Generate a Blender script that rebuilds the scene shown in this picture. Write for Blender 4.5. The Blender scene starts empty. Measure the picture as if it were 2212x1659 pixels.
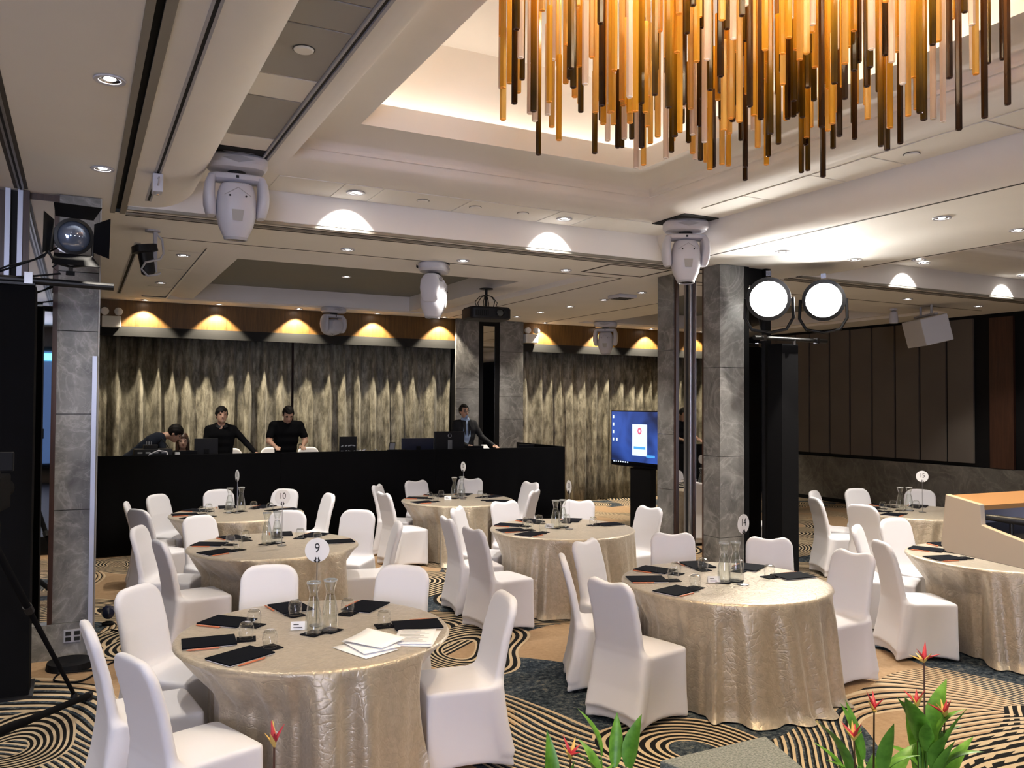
import bpy, bmesh, math, random
import numpy as np
from mathutils import Vector, Matrix

S = bpy.context.scene
COL = S.collection
PI = math.pi
def rad(a): return math.radians(a)

# ------------------------------------------------------------------ camera
YAW, PITCH, ROLL, FPX, CAMZ = 0.476156, 0.0241033, 0.0059624, 1817.4, 2.05
cam = bpy.data.cameras.new('camera'); camo = bpy.data.objects.new('camera', cam); COL.objects.link(camo)
cam.sensor_fit = 'HORIZONTAL'; cam.sensor_width = 36.0; cam.lens = FPX / 2212 * 36.0
cam.clip_start = 0.05; cam.clip_end = 100
fw = Vector((math.sin(YAW) * math.cos(PITCH), math.cos(YAW) * math.cos(PITCH), math.sin(PITCH)))
rt = Vector((math.cos(YAW), -math.sin(YAW), 0)); up = rt.cross(fw)
r2 = rt * math.cos(ROLL) + up * math.sin(ROLL); u2 = -rt * math.sin(ROLL) + up * math.cos(ROLL)
M = Matrix.Identity(4)
for i in range(3):
    M[i][0], M[i][1], M[i][2] = r2[i], u2[i], -fw[i]
M.translation = (0, 0, CAMZ); camo.matrix_world = M
S.camera = camo

# ------------------------------------------------------------------ world, exposure, large lights
W = bpy.data.worlds.new('world'); S.world = W; W.use_nodes = True
W.node_tree.nodes['Background'].inputs[0].default_value = (0.02, 0.02, 0.022, 1)
W.node_tree.nodes['Background'].inputs[1].default_value = 0.3
vs = S.view_settings
vs.view_transform = 'Standard'; vs.look = 'None'; vs.gamma = 1.0; vs.use_curve_mapping = False
vs.exposure = 0.95

K_DOWN = 140.0        # table downlights (W)
K_WASH = 150.0        # wall-wash downlights
K_STAGE = 34.0      # unseen wash lamps added behind the camera as frontal fill
K_TOTEM = 50.0      # the two lamps on the right-hand tower
K_COVE = 6.5         # cove strip emission
K_CHAND = 170.0       # lamp plate of the chandelier
K_LED = 12.0          # stage screen

def spot(name, loc, tgt, watts, size_deg, blend=0.6, col=(1, .93, .82), radius=.04, parent=None):
    l = bpy.data.lights.new(name, 'SPOT'); l.energy = watts; l.spot_size = rad(size_deg); l.spot_blend = blend
    l.color = col; l.shadow_soft_size = radius
    o = bpy.data.objects.new(name, l); COL.objects.link(o); o.location = loc
    o.rotation_euler = (Vector(tgt) - Vector(loc)).to_track_quat('-Z', 'Y').to_euler()
    if parent:
        o.parent = parent; o.matrix_parent_inverse = Matrix.Translation(parent.location).inverted() if not parent.parent else Matrix.Identity(4)
    return o

def area(name, loc, tgt, watts, sx, sy, col=(1, .93, .82), shape='RECTANGLE', spread=180):
    l = bpy.data.lights.new(name, 'AREA'); l.energy = watts; l.shape = shape; l.size = sx; l.size_y = sy; l.color = col
    l.spread = rad(spread)
    o = bpy.data.objects.new(name, l); COL.objects.link(o); o.location = loc
    o.rotation_euler = (Vector(tgt) - Vector(loc)).to_track_quat('-Z', 'Y').to_euler()
    return o

# ------------------------------------------------------------------ materials
MATS = {}
def nodes(name):
    m = bpy.data.materials.new(name); m.use_nodes = True
    nt = m.node_tree; b = nt.nodes['Principled BSDF']
    MATS[name] = m
    return m, nt, b
def pm(name, col, rough=.6, metal=0.0, spec=.5, **kw):
    m, nt, b = nodes(name)
    b.inputs['Base Color'].default_value = (*col, 1); b.inputs['Roughness'].default_value = rough
    b.inputs['Metallic'].default_value = metal; b.inputs['Specular IOR Level'].default_value = spec
    for k, v in kw.items():
        b.inputs[k.replace('_', ' ')].default_value = v
    return m
def em(name, col, strength):
    m, nt, b = nodes(name)
    b.inputs['Base Color'].default_value = (*[c * .3 for c in col], 1)
    b.inputs['Emission Color'].default_value = (*col, 1); b.inputs['Emission Strength'].default_value = strength
    return m
def N(nt, t, **props):
    n = nt.nodes.new('ShaderNode' + t)
    for k, v in props.items(): setattr(n, k, v)
    return n
def ramp(nt, stops, interp='LINEAR'):
    r = N(nt, 'ValToRGB'); r.color_ramp.interpolation = interp
    e = r.color_ramp.elements
    while len(e) < len(stops): e.new(.5)
    for i, (p, c) in enumerate(stops):
        e[i].position = p; e[i].color = (*c, 1) if len(c) == 3 else c
    return r
def math_n(nt, op, a, b=None, c=None):
    n = N(nt, 'Math', operation=op)
    for i, v in enumerate((a, b, c)):
        if v is None: continue
        if isinstance(v, (int, float)): n.inputs[i].default_value = v
        else: nt.links.new(v, n.inputs[i])
    return n.outputs[0]
def mixc(nt, fac, a, b):
    n = N(nt, 'Mix', data_type='RGBA')
    L = nt.links.new
    if isinstance(fac, (int, float)): n.inputs[0].default_value = fac
    else: L(fac, n.inputs[0])
    for s, v in ((6, a), (7, b)):
        if isinstance(v, tuple): n.inputs[s].default_value = (*v, 1)
        else: L(v, n.inputs[s])
    return n.outputs[2]
def bump(nt, b, h, strength=.2, dist=.01):
    n = N(nt, 'Bump'); n.inputs['Strength'].default_value = strength; n.inputs['Distance'].default_value = dist
    nt.links.new(h, n.inputs['Height']); nt.links.new(n.outputs[0], b.inputs['Normal'])
def objco(nt, scale=(1, 1, 1), loc=(0, 0, 0)):
    t = N(nt, 'TexCoord'); m = N(nt, 'Mapping'); m.inputs['Scale'].default_value = scale; m.inputs['Location'].default_value = loc
    nt.links.new(t.outputs['Object'], m.inputs[0]); return m.outputs[0]
def noise(nt, co, scale, detail=3, rough=.5, dist=0):
    n = N(nt, 'TexNoise'); nt.links.new(co, n.inputs['Vector'])
    n.inputs['Scale'].default_value = scale; n.inputs['Detail'].default_value = detail
    n.inputs['Roughness'].default_value = rough; n.inputs['Distortion'].default_value = dist
    return n.outputs[0]

def mat_paint(name, col):
    m, nt, b = nodes(name)
    co = objco(nt); n = noise(nt, co, 1.3, 3)
    r = ramp(nt, [(.3, tuple(c * .96 for c in col)), (.7, col)]); nt.links.new(n, r.inputs[0])
    nt.links.new(r.outputs[0], b.inputs['Base Color']); b.inputs['Roughness'].default_value = .75
    b.inputs['Specular IOR Level'].default_value = .25
mat_paint('ceiling_white', (.86, .835, .80))
mat_paint('coffer_white', (.85, .82, .80))
mat_paint('panel_grey', (.40, .39, .375))
mat_paint('recess_grey', (.25, .245, .225))
pm('track_metal', (.30, .28, .25), .45, .6); pm('slot_black', (.006, .006, .006), .8)
pm('gap_dark', (.06, .055, .05), .8)
pm('black', (.006, .006, .007), .6, spec=.15); pm('black_gloss', (.006, .006, .008), .18)
pm('black_metal', (.012, .012, .013), .4, .4); pm('dark_plastic', (.012, .012, .014), .45, spec=.25)
pm('grey_metal', (.35, .35, .36), .35, .9); pm('chrome', (.75, .76, .8), .15, 1.0)
pm('alu_blue', (.48, .52, .64), .35, .35)  # blue light is painted into this colour on corner guard and lectern lining
pm('mirror', (.72, .70, .66), .02, 1.0)
pm('white_plastic', (.55, .55, .61), .38); pm('white_plastic2', (.40, .40, .44), .5)
pm('white_lamp', (.80, .80, .78), .3)
pm('white_paper', (.86, .86, .88), .7); pm('ink', (.015, .015, .018), .7)
pm('navy_pad', (.005, .006, .010), .7, spec=.04); pm('pencil_orange', (.55, .17, .08), .5)
pm('coaster', (.006, .006, .009), .7, spec=.05)
pm('orange_wood', (.46, .24, .09), .45)
pm('lectern_beige', (.66, .54, .40), .5); pm('lectern_edge', (.75, .70, .62), .45)
pm('lectern_dark', (.02, .018, .016), .35)
pm('screen_black', (.004, .004, .006), .25); pm('monitor_navy', (.012, .016, .04), .3)
pm('hair', (.010, .008, .007), .65, spec=.2); pm('hair_brown', (.07, .035, .02), .45)
pm('skin', (.60, .36, .25), .5, Subsurface_Weight=.08); pm('skin_pale', (.60, .38, .28), .5); pm('lips', (.36, .14, .11), .5)
pm('eye', (.02, .015, .012), .3)
pm('cloth_black', (.006, .006, .007), .9, spec=.08); pm('cloth_navy', (.012, .016, .028), .85, spec=.2)
pm('cloth_suit', (.020, .020, .022), .8, spec=.25); pm('cloth_blue', (.36, .47, .66), .7); pm('cloth_trouser', (.012, .012, .014), .85)
pm('grey_tape', (.45, .47, .5), .6); pm('carton', (.55, .5, .42), .7)
pm('copper', (.45, .22, .12), .35, .6)
em('lamp_glow', (1, .94, .84), 28.0); em('fresnel_glow', (1, .96, .88), 45.0)
em('cove_glow', (1, .86, .68), K_COVE)
em('led_white', (.75, .85, 1), 3.0); em('led_blue', (.10, .35, 1), 2.2); em('led_screen', (.72, .74, 1.0), K_LED); em('led_dim', (.10, .19, .45), .35)
em('led_cyan', (.10, .55, 1.0), 3.0)
em('tv_dialog', (.52, .66, 1.0), .85); em('tv_red', (.62, .10, .16), .7); em('tv_button', (.06, .28, .72), .8); em('tv_icon', (.6, .75, 1), .9)

def mat_chair():
    m, nt, b = nodes('chair_white')
    co = objco(nt); n = noise(nt, co, 420, 2)
    b.inputs['Base Color'].default_value = (.77, .765, .815, 1); b.inputs['Roughness'].default_value = .62
    b.inputs['Sheen Weight'].default_value = .15; b.inputs['Specular IOR Level'].default_value = .3
    n2 = noise(nt, co, 7, 3)
    s = math_n(nt, 'ADD', math_n(nt, 'MULTIPLY', n, .12), n2)
    bump(nt, b, s, .12, .012)
mat_chair()

def mat_cloth():
    m, nt, b = nodes('champagne_satin')
    co = objco(nt)
    mus = N(nt, 'TexNoise'); mus.inputs['Scale'].default_value = 3.0; mus.inputs['Detail'].default_value = 5; mus.inputs['Distortion'].default_value = 1.2
    nt.links.new(co, mus.inputs['Vector'])
    v = N(nt, 'TexVoronoi', feature='DISTANCE_TO_EDGE'); v.inputs['Scale'].default_value = 17
    co2 = N(nt, 'VectorMath', operation='MULTIPLY_ADD'); nt.links.new(mus.outputs['Color'], co2.inputs[0]); co2.inputs[1].default_value = (.25, .25, .25)
    nt.links.new(co, co2.inputs[2]); nt.links.new(co2.outputs[0], v.inputs['Vector'])
    cr = math_n(nt, 'SMOOTH_MIN', v.outputs['Distance'], .12, .05)
    n3 = noise(nt, co, 28, 4, .6, .6)
    h = math_n(nt, 'ADD', math_n(nt, 'MULTIPLY', cr, 3.0), math_n(nt, 'MULTIPLY', n3, .8))
    r = ramp(nt, [(.25, (.40, .335, .25)), (.75, (.55, .47, .36))]); nt.links.new(n3, r.inputs[0])
    nt.links.new(r.outputs[0], b.inputs['Base Color'])
    b.inputs['Roughness'].default_value = .40; b.inputs['Metallic'].default_value = .42
    b.inputs['Sheen Weight'].default_value = .3
    bump(nt, b, h, .30, .012)
mat_cloth()

def mat_carpet():
    m, nt, b = nodes('carpet')
    L = nt.links.new
    co = objco(nt)
    w = N(nt, 'TexNoise'); w.inputs['Scale'].default_value = .5; w.inputs['Detail'].default_value = .6; L(co, w.inputs['Vector'])
    wv = N(nt, 'VectorMath', operation='MULTIPLY_ADD'); L(w.outputs['Color'], wv.inputs[0]); wv.inputs[1].default_value = (1.5, 1.5, 0); L(co, wv.inputs[2])
    sep = N(nt, 'SeparateXYZ'); L(wv.outputs[0], sep.inputs[0])
    cmb = N(nt, 'CombineXYZ'); L(sep.outputs[0], cmb.inputs[0]); L(sep.outputs[1], cmb.inputs[1])
    def layer(scale, off, stretch, rot=0):
        mp = N(nt, 'Mapping'); mp.inputs['Location'].default_value = off; mp.inputs['Scale'].default_value = stretch; mp.inputs['Rotation'].default_value = (0, 0, rot); L(cmb.outputs[0], mp.inputs[0])
        v = N(nt, 'TexVoronoi', feature='F1', voronoi_dimensions='2D'); v.inputs['Scale'].default_value = scale; v.inputs['Randomness'].default_value = .9
        L(mp.outputs[0], v.inputs['Vector'])
        sc = N(nt, 'SeparateColor'); L(v.outputs['Color'], sc.inputs[0])
        return v.outputs['Distance'], sc
    def band(d, lo, hi): return math_n(nt, 'MULTIPLY', math_n(nt, 'GREATER_THAN', d, lo), math_n(nt, 'LESS_THAN', d, hi))
    def lines(d, f, duty): return math_n(nt, 'LESS_THAN', math_n(nt, 'FRACT', math_n(nt, 'MULTIPLY', d, f)), duty)
    fine = noise(nt, co, 24, 5, .78); fine2 = noise(nt, co, 4, 3, .6)
    mot = math_n(nt, 'ADD', math_n(nt, 'MULTIPLY', fine, .8), math_n(nt, 'MULTIPLY', fine2, .2))
    blue = ramp(nt, [(.38, (.008, .010, .014)), (.47, (.024, .036, .052)), (.56, (.085, .10, .11)), (.66, (.27, .225, .165))]); L(mot, blue.inputs[0])
    tan = ramp(nt, [(.3, (.33, .215, .125)), (.7, (.44, .30, .18))]); L(fine, tan.inputs[0])
    cream = (.55, .43, .285); blk = (.010, .010, .010)
    d0, c0 = layer(.95, (13.4, 6.1, 0), (1, .6, 1), .5)
    base = mixc(nt, math_n(nt, 'GREATER_THAN', c0.outputs[0], .50), blue.outputs[0], tan.outputs[0])
    out = base
    for (sc, off, st, rot, lo, hi, f, duty, sel, solid) in (
            (.42, (2.2, 7.9, 0), (1, .62, 1), -.3, .30, .66, 46.0, .40, .30, 0),
            (.58, (8.7, 3.3, 0), (.7, 1, 1), .4, .22, .50, 36.0, .42, .45, 1),
            (.50, (5.1, 1.4, 0), (1, .7, 1), 1.0, .44, .74, 42.0, .38, .45, 0),
            (.85, (1.3, 4.6, 0), (1, .75, 1), -.8, .12, .40, 26.0, .44, .68, 1)):
        d, c = layer(sc, off, st, rot)
        use = math_n(nt, 'MULTIPLY', band(d, lo, hi), math_n(nt, 'GREATER_THAN', c.outputs[1], sel))
        ln = lines(d, f, duty)
        if solid: out = mixc(nt, use, out, mixc(nt, ln, blk, cream))
        else:
            thin = math_n(nt, 'SUBTRACT', lines(d, f, duty + .28), ln)
            out = mixc(nt, math_n(nt, 'MULTIPLY', use, thin), out, blk); out = mixc(nt, math_n(nt, 'MULTIPLY', use, ln), out, cream)
    L(out, b.inputs['Base Color']); b.inputs['Roughness'].default_value = .95; b.inputs['Specular IOR Level'].default_value = .1
    pile = noise(nt, co, 260, 2)
    bump(nt, b, pile, .25, .004)
mat_carpet()

def mat_marble(name, lo, hi, vein, seed):
    m, nt, b = nodes(name)
    co = objco(nt, loc=(seed, seed * .7, seed * 1.3))
    n = noise(nt, co, 1.9, 7, .6, 1.2)
    r = ramp(nt, [(.3, lo), (.7, hi)]); nt.links.new(n, r.inputs[0])
    v = noise(nt, co, 1.3, 5, .55, 2.2)
    d = math_n(nt, 'ABSOLUTE', math_n(nt, 'SUBTRACT', v, .5))
    vm = ramp(nt, [(0.0, (1, 1, 1)), (.018, (.35, .35, .35)), (.06, (0, 0, 0))]); nt.links.new(d, vm.inputs[0])
    v2 = noise(nt, co, 4.2, 4, .6, 1.5)
    d2 = math_n(nt, 'ABSOLUTE', math_n(nt, 'SUBTRACT', v2, .5))
    vm2 = ramp(nt, [(0.0, (.5, .5, .5)), (.02, (0, 0, 0))]); nt.links.new(d2, vm2.inputs[0])
    f = math_n(nt, 'MAXIMUM', vm.outputs[0], vm2.outputs[0])
    c = mixc(nt, math_n(nt, 'MULTIPLY', f, .42), r.outputs[0], vein)
    nt.links.new(c, b.inputs['Base Color']); b.inputs['Roughness'].default_value = .32; b.inputs['Specular IOR Level'].default_value = .4
mat_marble('marble_grey', (.085, .083, .083), (.27, .265, .26), (.46, .45, .44), 3.1)
mat_marble('marble_dark', (.075, .071, .064), (.16, .15, .135), (.26, .24, .215), 7.7)

def mat_wood(name, a, c2, rough=.4, sc=(14, 14, .9)):
    m, nt, b = nodes(name)
    co = objco(nt, scale=sc); n = noise(nt, co, 2.2, 6, .6, .5)
    r = ramp(nt, [(.3, a), (.7, c2)]); nt.links.new(n, r.inputs[0])
    nt.links.new(r.outputs[0], b.inputs['Base Color']); b.inputs['Roughness'].default_value = rough
mat_wood('wood_valance', (.075, .036, .009), (.16, .08, .020)); mat_wood('wood_brown', (.030, .012, .008), (.065, .026, .016), .35)

def mat_curtain():
    m, nt, b = nodes('curtain_fabric')
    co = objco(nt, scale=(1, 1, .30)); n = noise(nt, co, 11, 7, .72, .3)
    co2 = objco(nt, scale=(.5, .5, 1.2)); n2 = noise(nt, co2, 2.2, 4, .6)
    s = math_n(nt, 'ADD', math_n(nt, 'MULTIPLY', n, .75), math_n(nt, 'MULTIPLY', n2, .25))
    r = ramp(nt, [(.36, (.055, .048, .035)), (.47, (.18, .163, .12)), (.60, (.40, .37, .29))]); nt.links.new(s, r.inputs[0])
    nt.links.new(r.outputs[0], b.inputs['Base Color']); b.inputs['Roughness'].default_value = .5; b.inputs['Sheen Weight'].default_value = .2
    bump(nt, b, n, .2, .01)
mat_curtain()

def mat_fabric_panel():
    m, nt, b = nodes('fabric_panel')
    co = objco(nt); n = noise(nt, co, 300, 2); n1 = noise(nt, co, .8, 2)
    r = ramp(nt, [(.3, (.115, .098, .086)), (.7, (.135, .116, .100))]); nt.links.new(n1, r.inputs[0])
    nt.links.new(r.outputs[0], b.inputs['Base Color']); b.inputs['Roughness'].default_value = .9; b.inputs['Specular IOR Level'].default_value = .2
    bump(nt, b, n, .15, .003)
mat_fabric_panel()

def mat_speaker_grey():
    m, nt, b = nodes('speckled_grey')
    co = objco(nt); n = noise(nt, co, 120, 3, .7)
    r = ramp(nt, [(.35, (.09, .10, .09)), (.65, (.26, .27, .25))]); nt.links.new(n, r.inputs[0])
    nt.links.new(r.outputs[0], b.inputs['Base Color']); b.inputs['Roughness'].default_value = .9
    bump(nt, b, n, .4, .004)
mat_speaker_grey()

def mat_glass(name, tint=(.95, .97, .96), alpha=.82):
    m, nt, b = nodes(name)
    nt.nodes.remove(b); out = nt.nodes['Material Output']
    t = N(nt, 'BsdfTransparent'); t.inputs[0].default_value = (*tint, 1)
    g = N(nt, 'BsdfGlossy'); g.inputs['Roughness'].default_value = .03; g.inputs[0].default_value = (1, 1, 1, 1)
    lw = N(nt, 'LayerWeight'); lw.inputs[0].default_value = .35
    f = math_n(nt, 'MULTIPLY_ADD', math_n(nt, 'POWER', lw.outputs['Facing'], 1.6), .80, .04)
    mx = N(nt, 'MixShader'); nt.links.new(f, mx.inputs[0]); nt.links.new(t.outputs[0], mx.inputs[1]); nt.links.new(g.outputs[0], mx.inputs[2])
    nt.links.new(mx.outputs[0], out.inputs[0])
mat_glass('glass', (.965, .975, .97)); mat_glass('water', (.95, .965, .955)); pm('glass_rim', (.55, .57, .56), .1, .3)

def mat_rod(name, top, bot, z0, z1):
    """coloured glass rod: colour runs along its own length"""
    m, nt, b = nodes(name); nt.nodes.remove(b); out = nt.nodes['Material Output']; L = nt.links.new
    tc = N(nt, 'TexCoord'); sp = N(nt, 'SeparateXYZ'); L(tc.outputs['Object'], sp.inputs[0])
    mr = N(nt, 'MapRange'); L(sp.outputs[2], mr.inputs[0]); mr.inputs[1].default_value = z0; mr.inputs[2].default_value = z1
    st = noise(nt, objco(nt, scale=(60, 60, .6)), 1.0, 3)
    r = ramp(nt, [(0, tuple(x * .85 for x in bot)), (1, tuple(x * .85 for x in top))]); L(mr.outputs[0], r.inputs[0])
    c = mixc(nt, math_n(nt, 'MULTIPLY', st, .35), r.outputs[0], tuple(x * .55 for x in top))
    tr = N(nt, 'BsdfTranslucent'); df = N(nt, 'BsdfDiffuse'); gl = N(nt, 'BsdfGlossy'); gl.inputs['Roughness'].default_value = .12
    tp = N(nt, 'BsdfTransparent')
    L(c, tr.inputs[0]); L(c, df.inputs[0]); L(c, tp.inputs[0])
    m1 = N(nt, 'MixShader'); m1.inputs[0].default_value = .40; L(tr.outputs[0], m1.inputs[1]); L(df.outputs[0], m1.inputs[2])
    m0 = N(nt, 'MixShader'); m0.inputs[0].default_value = .30; L(m1.outputs[0], m0.inputs[1]); L(tp.outputs[0], m0.inputs[2])
    m2 = N(nt, 'MixShader'); m2.inputs[0].default_value = .06; L(m0.outputs[0], m2.inputs[1]); L(gl.outputs[0], m2.inputs[2])
    L(m2.outputs[0], out.inputs[0])
mat_rod('rod_amber', (.93, .60, .10), (.84, .50, .06), 0, .5)
mat_rod('rod_honey', (.97, .72, .30), (.95, .64, .20), 0, .5)
mat_rod('rod_brown', (.85, .48, .04), (.030, .012, .006), .10, .60)
mat_rod('rod_dark', (.30, .11, .02), (.018, .008, .006), .1, .8)
mat_rod('rod_clear', (.95, .80, .68), (.93, .80, .72), 0, .5)
pm('rod_rim_clear', (.95, .92, .88), .15); pm('rod_rim_amber', (.95, .45, .10), .2); pm('rod_rim_dark', (.05, .02, .012), .3)

def mat_leaf():
    m, nt, b = nodes('leaf_green')
    co = objco(nt); n = noise(nt, co, 22, 3)
    r = ramp(nt, [(.3, (.06, .19, .015)), (.7, (.19, .42, .05))]); nt.links.new(n, r.inputs[0])
    nt.links.new(r.outputs[0], b.inputs['Base Color']); b.inputs['Roughness'].default_value = .4
mat_leaf(); pm('flower_red', (.52, .035, .05), .45); pm('flower_yellow', (.72, .45, .12), .5); pm('stem_dark', (.10, .04, .02), .6)
def mat_tvscreen():
    m, nt, b = nodes('tv_screen')
    co = objco(nt); n = noise(nt, co, 1.6, 2, .5, .5)
    r = ramp(nt, [(.35, (.006, .010, .035)), (.62, (.02, .05, .22))]); nt.links.new(n, r.inputs[0])
    nt.links.new(r.outputs[0], b.inputs['Emission Color']); b.inputs['Emission Strength'].default_value = 1.1
    b.inputs['Base Color'].default_value = (.01, .01, .015, 1); b.inputs['Roughness'].default_value = .25
mat_tvscreen()

# ------------------------------------------------------------------ object helpers
def tag(o, label=None, cat=None, group=None, kind=None):
    if label: o['label'] = label
    if cat: o['category'] = cat
    if group: o['group'] = group
    if kind: o['kind'] = kind
    return o
def link(o, parent=None):
    COL.objects.link(o)
    if parent: o.parent = parent
    return o
def empty(name, loc=(0, 0, 0), rz=0, label=None, cat=None, group=None, parent=None):
    o = bpy.data.objects.new(name, None); o.location = loc; o.rotation_euler = (0, 0, rz); o.empty_display_size = .1
    link(o, parent); return tag(o, label, cat, group)

class MB:
    """collects shapes, links them as one mesh object"""
    def __init__(s): s.v = []; s.f = []; s.m = []; s.cur = 0
    def mat(s, i): s.cur = i; return s
    def add(s, vs, fs, T=None):
        b = len(s.v)
        for p in vs:
            p = Vector(p); s.v.append(tuple(T @ p) if T else tuple(p))
        for f in fs: s.f.append(tuple(b + i for i in f)); s.m.append(s.cur)
        return s
    def box(s, x0, x1, y0, y1, z0, z1, T=None):
        vs = [(x, y, z) for z in (z0, z1) for y in (y0, y1) for x in (x0, x1)]
        return s.add(vs, [(0, 2, 3, 1), (4, 5, 7, 6), (0, 1, 5, 4), (2, 6, 7, 3), (0, 4, 6, 2), (1, 3, 7, 5)], T)
    def cbox(s, c, sz, T=None):
        return s.box(c[0] - sz[0] / 2, c[0] + sz[0] / 2, c[1] - sz[1] / 2, c[1] + sz[1] / 2, c[2] - sz[2] / 2, c[2] + sz[2] / 2, T)
    def rings(s, R, cap0=True, cap1=True, closed=True):
        n = len(R[0]); vs = [p for r in R for p in r]; fs = []
        for i in range(len(R) - 1):
            for j in range(n if closed else n - 1):
                k = (j + 1) % n
                fs.append((i * n + j, i * n + k, (i + 1) * n + k, (i + 1) * n + j))
        if cap0: fs.append(tuple(range(n - 1, -1, -1)))
        if cap1: fs.append(tuple((len(R) - 1) * n + j for j in range(n)))
        return s.add(vs, fs)
    def lathe(s, prof, c=(0, 0, 0), n=20, axis='z', cap0=True, cap1=True):
        R = []
        for r, h in prof:
            ring = []
            for j in range(n):
                a = 2 * PI * j / n; x, y = r * math.cos(a), r * math.sin(a)
                p = (x, y, h) if axis == 'z' else ((h, x, y) if axis == 'x' else (y, h, x))
                ring.append((c[0] + p[0], c[1] + p[1], c[2] + p[2]))
            R.append(ring)
        return s.rings(R, cap0, cap1)
    def tube(s, pts, r, n=8, cap=True):
        pts = [Vector(p) for p in pts]; R = []
        rr = r if isinstance(r, (list, tuple)) else [r] * len(pts)
        t0 = (pts[1] - pts[0]).normalized(); nrm = t0.orthogonal().normalized()
        for i, p in enumerate(pts):
            t = (pts[min(i + 1, len(pts) - 1)] - pts[max(i - 1, 0)]).normalized()
            nrm = (nrm - t * nrm.dot(t)).normalized(); bn = t.cross(nrm)
            R.append([tuple(p + (nrm * math.cos(2 * PI * j / n) + bn * math.sin(2 * PI * j / n)) * rr[i]) for j in range(n)])
        return s.rings(R, cap, cap)
    def prism(s, poly, z0, z1, T=None):
        n = len(poly); vs = [(x, y, z0) for x, y in poly] + [(x, y, z1) for x, y in poly]
        fs = [tuple(range(n - 1, -1, -1)), tuple(range(n, 2 * n))] + [(j, (j + 1) % n, n + (j + 1) % n, n + j) for j in range(n)]
        return s.add(vs, fs, T)
    def mesh(s, name, mats, smooth=None):
        me = bpy.data.meshes.new(name); me.from_pydata(s.v, [], s.f); me.validate()
        for m in (mats if isinstance(mats, (list, tuple)) else [mats]): me.materials.append(MATS[m])
        if len(me.polygons) == len(s.m): me.polygons.foreach_set('material_index', s.m)
        if smooth is not None:
            me.polygons.foreach_set('use_smooth', [True] * len(me.polygons)); me.set_sharp_from_angle(angle=rad(smooth))
        me.update(); return me
    def build(s, name, mats, parent=None, smooth=None, bevel=0, loc=None, rot=None):
        o = bpy.data.objects.new(name, s.mesh(name, mats, smooth))
        if loc: o.location = loc
        if rot: o.rotation_euler = rot
        link(o, parent)
        if bevel:
            b = o.modifiers.new('bevel', 'BEVEL'); b.width = bevel; b.segments = 2; b.limit_method = 'ANGLE'; b.angle_limit = rad(50)
        return o
def inst(me, name, parent=None, loc=(0, 0, 0), rot=(0, 0, 0), scale=None):
    o = bpy.data.objects.new(name, me); o.location = loc; o.rotation_euler = rot
    if scale: o.scale = scale
    return link(o, parent)
def struct(o): o['kind'] = 'structure'; return o
def copy_tree(o, parent=None):
    c = o.copy(); COL.objects.link(c); c.parent = parent
    for ch in o.children: copy_tree(ch, c)
    return c

# signed-distance shapes turned into a continuous surface (surface nets)
def smin(a, b, k):
    h = np.clip(.5 + .5 * (b - a) / k, 0, 1); return b + (a - b) * h - k * h * (1 - h)
def surface(F, org, res):
    nx, ny, nz = F.shape; ins = F < 0
    def c(a, i, j, k): return a[i:nx - 1 + i, j:ny - 1 + j, k:nz - 1 + k]
    cnt = sum(c(ins, i, j, k).astype(np.int8) for i in (0, 1) for j in (0, 1) for k in (0, 1))
    act = (cnt > 0) & (cnt < 8)
    idx = -np.ones(act.shape, int); ids = np.argwhere(act); idx[act] = np.arange(len(ids))
    acc = np.zeros((len(ids), 3)); num = np.zeros(len(ids))
    I, J, K = ids.T
    corners = [(i, j, k) for i in (0, 1) for j in (0, 1) for k in (0, 1)]
    for a in corners:
        for ax in range(3):
            if a[ax]: continue
            b = list(a); b[ax] = 1
            fa = F[I + a[0], J + a[1], K + a[2]]; fb = F[I + b[0], J + b[1], K + b[2]]
            m = (fa < 0) != (fb < 0); t = np.where(m, fa / np.where(m, fa - fb, 1), 0)
            p = np.repeat(np.array([a], float), len(ids), 0); p[:, ax] = t
            acc[m] += p[m]; num[m] += 1
    V = (ids + acc / num[:, None]) * res + np.array(org)
    faces = []
    for ax in range(3):
        u, v = (ax + 1) % 3, (ax + 2) % 3
        s0 = [slice(1, -1)] * 3; s0[ax] = slice(0, -1); s1 = [slice(1, -1)] * 3; s1[ax] = slice(1, None)
        A = ins[tuple(s0)]; B = ins[tuple(s1)]; e = np.argwhere(A != B)
        flip = A[tuple(e.T)]
        base = e.copy(); 
        for d in range(3):
            if d != ax: base[:, d] += 1
        q = []
        for du, dv in ((0, 0), (-1, 0), (-1, -1), (0, -1)):
            t = base.copy(); t[:, u] += du; t[:, v] += dv
            q.append(idx[t[:, 0], t[:, 1], t[:, 2]])
        q = np.stack(q, 1); q[~flip] = q[~flip][:, ::-1]
        faces.append(q)
    return V, np.concatenate(faces)
def grid(lo, hi, res):
    ax = [np.arange(lo[i], hi[i] + res, res) for i in range(3)]
    return np.meshgrid(*ax, indexing='ij')

# ================================================================== the setting
ZC = 3.72
fl = struct(MB().add([(-6, -6, 0), (14.5, -6, 0), (14.5, 15.6, 0), (-6, 15.6, 0)], [(0, 1, 2, 3)]).build('floor', 'carpet'))

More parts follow.
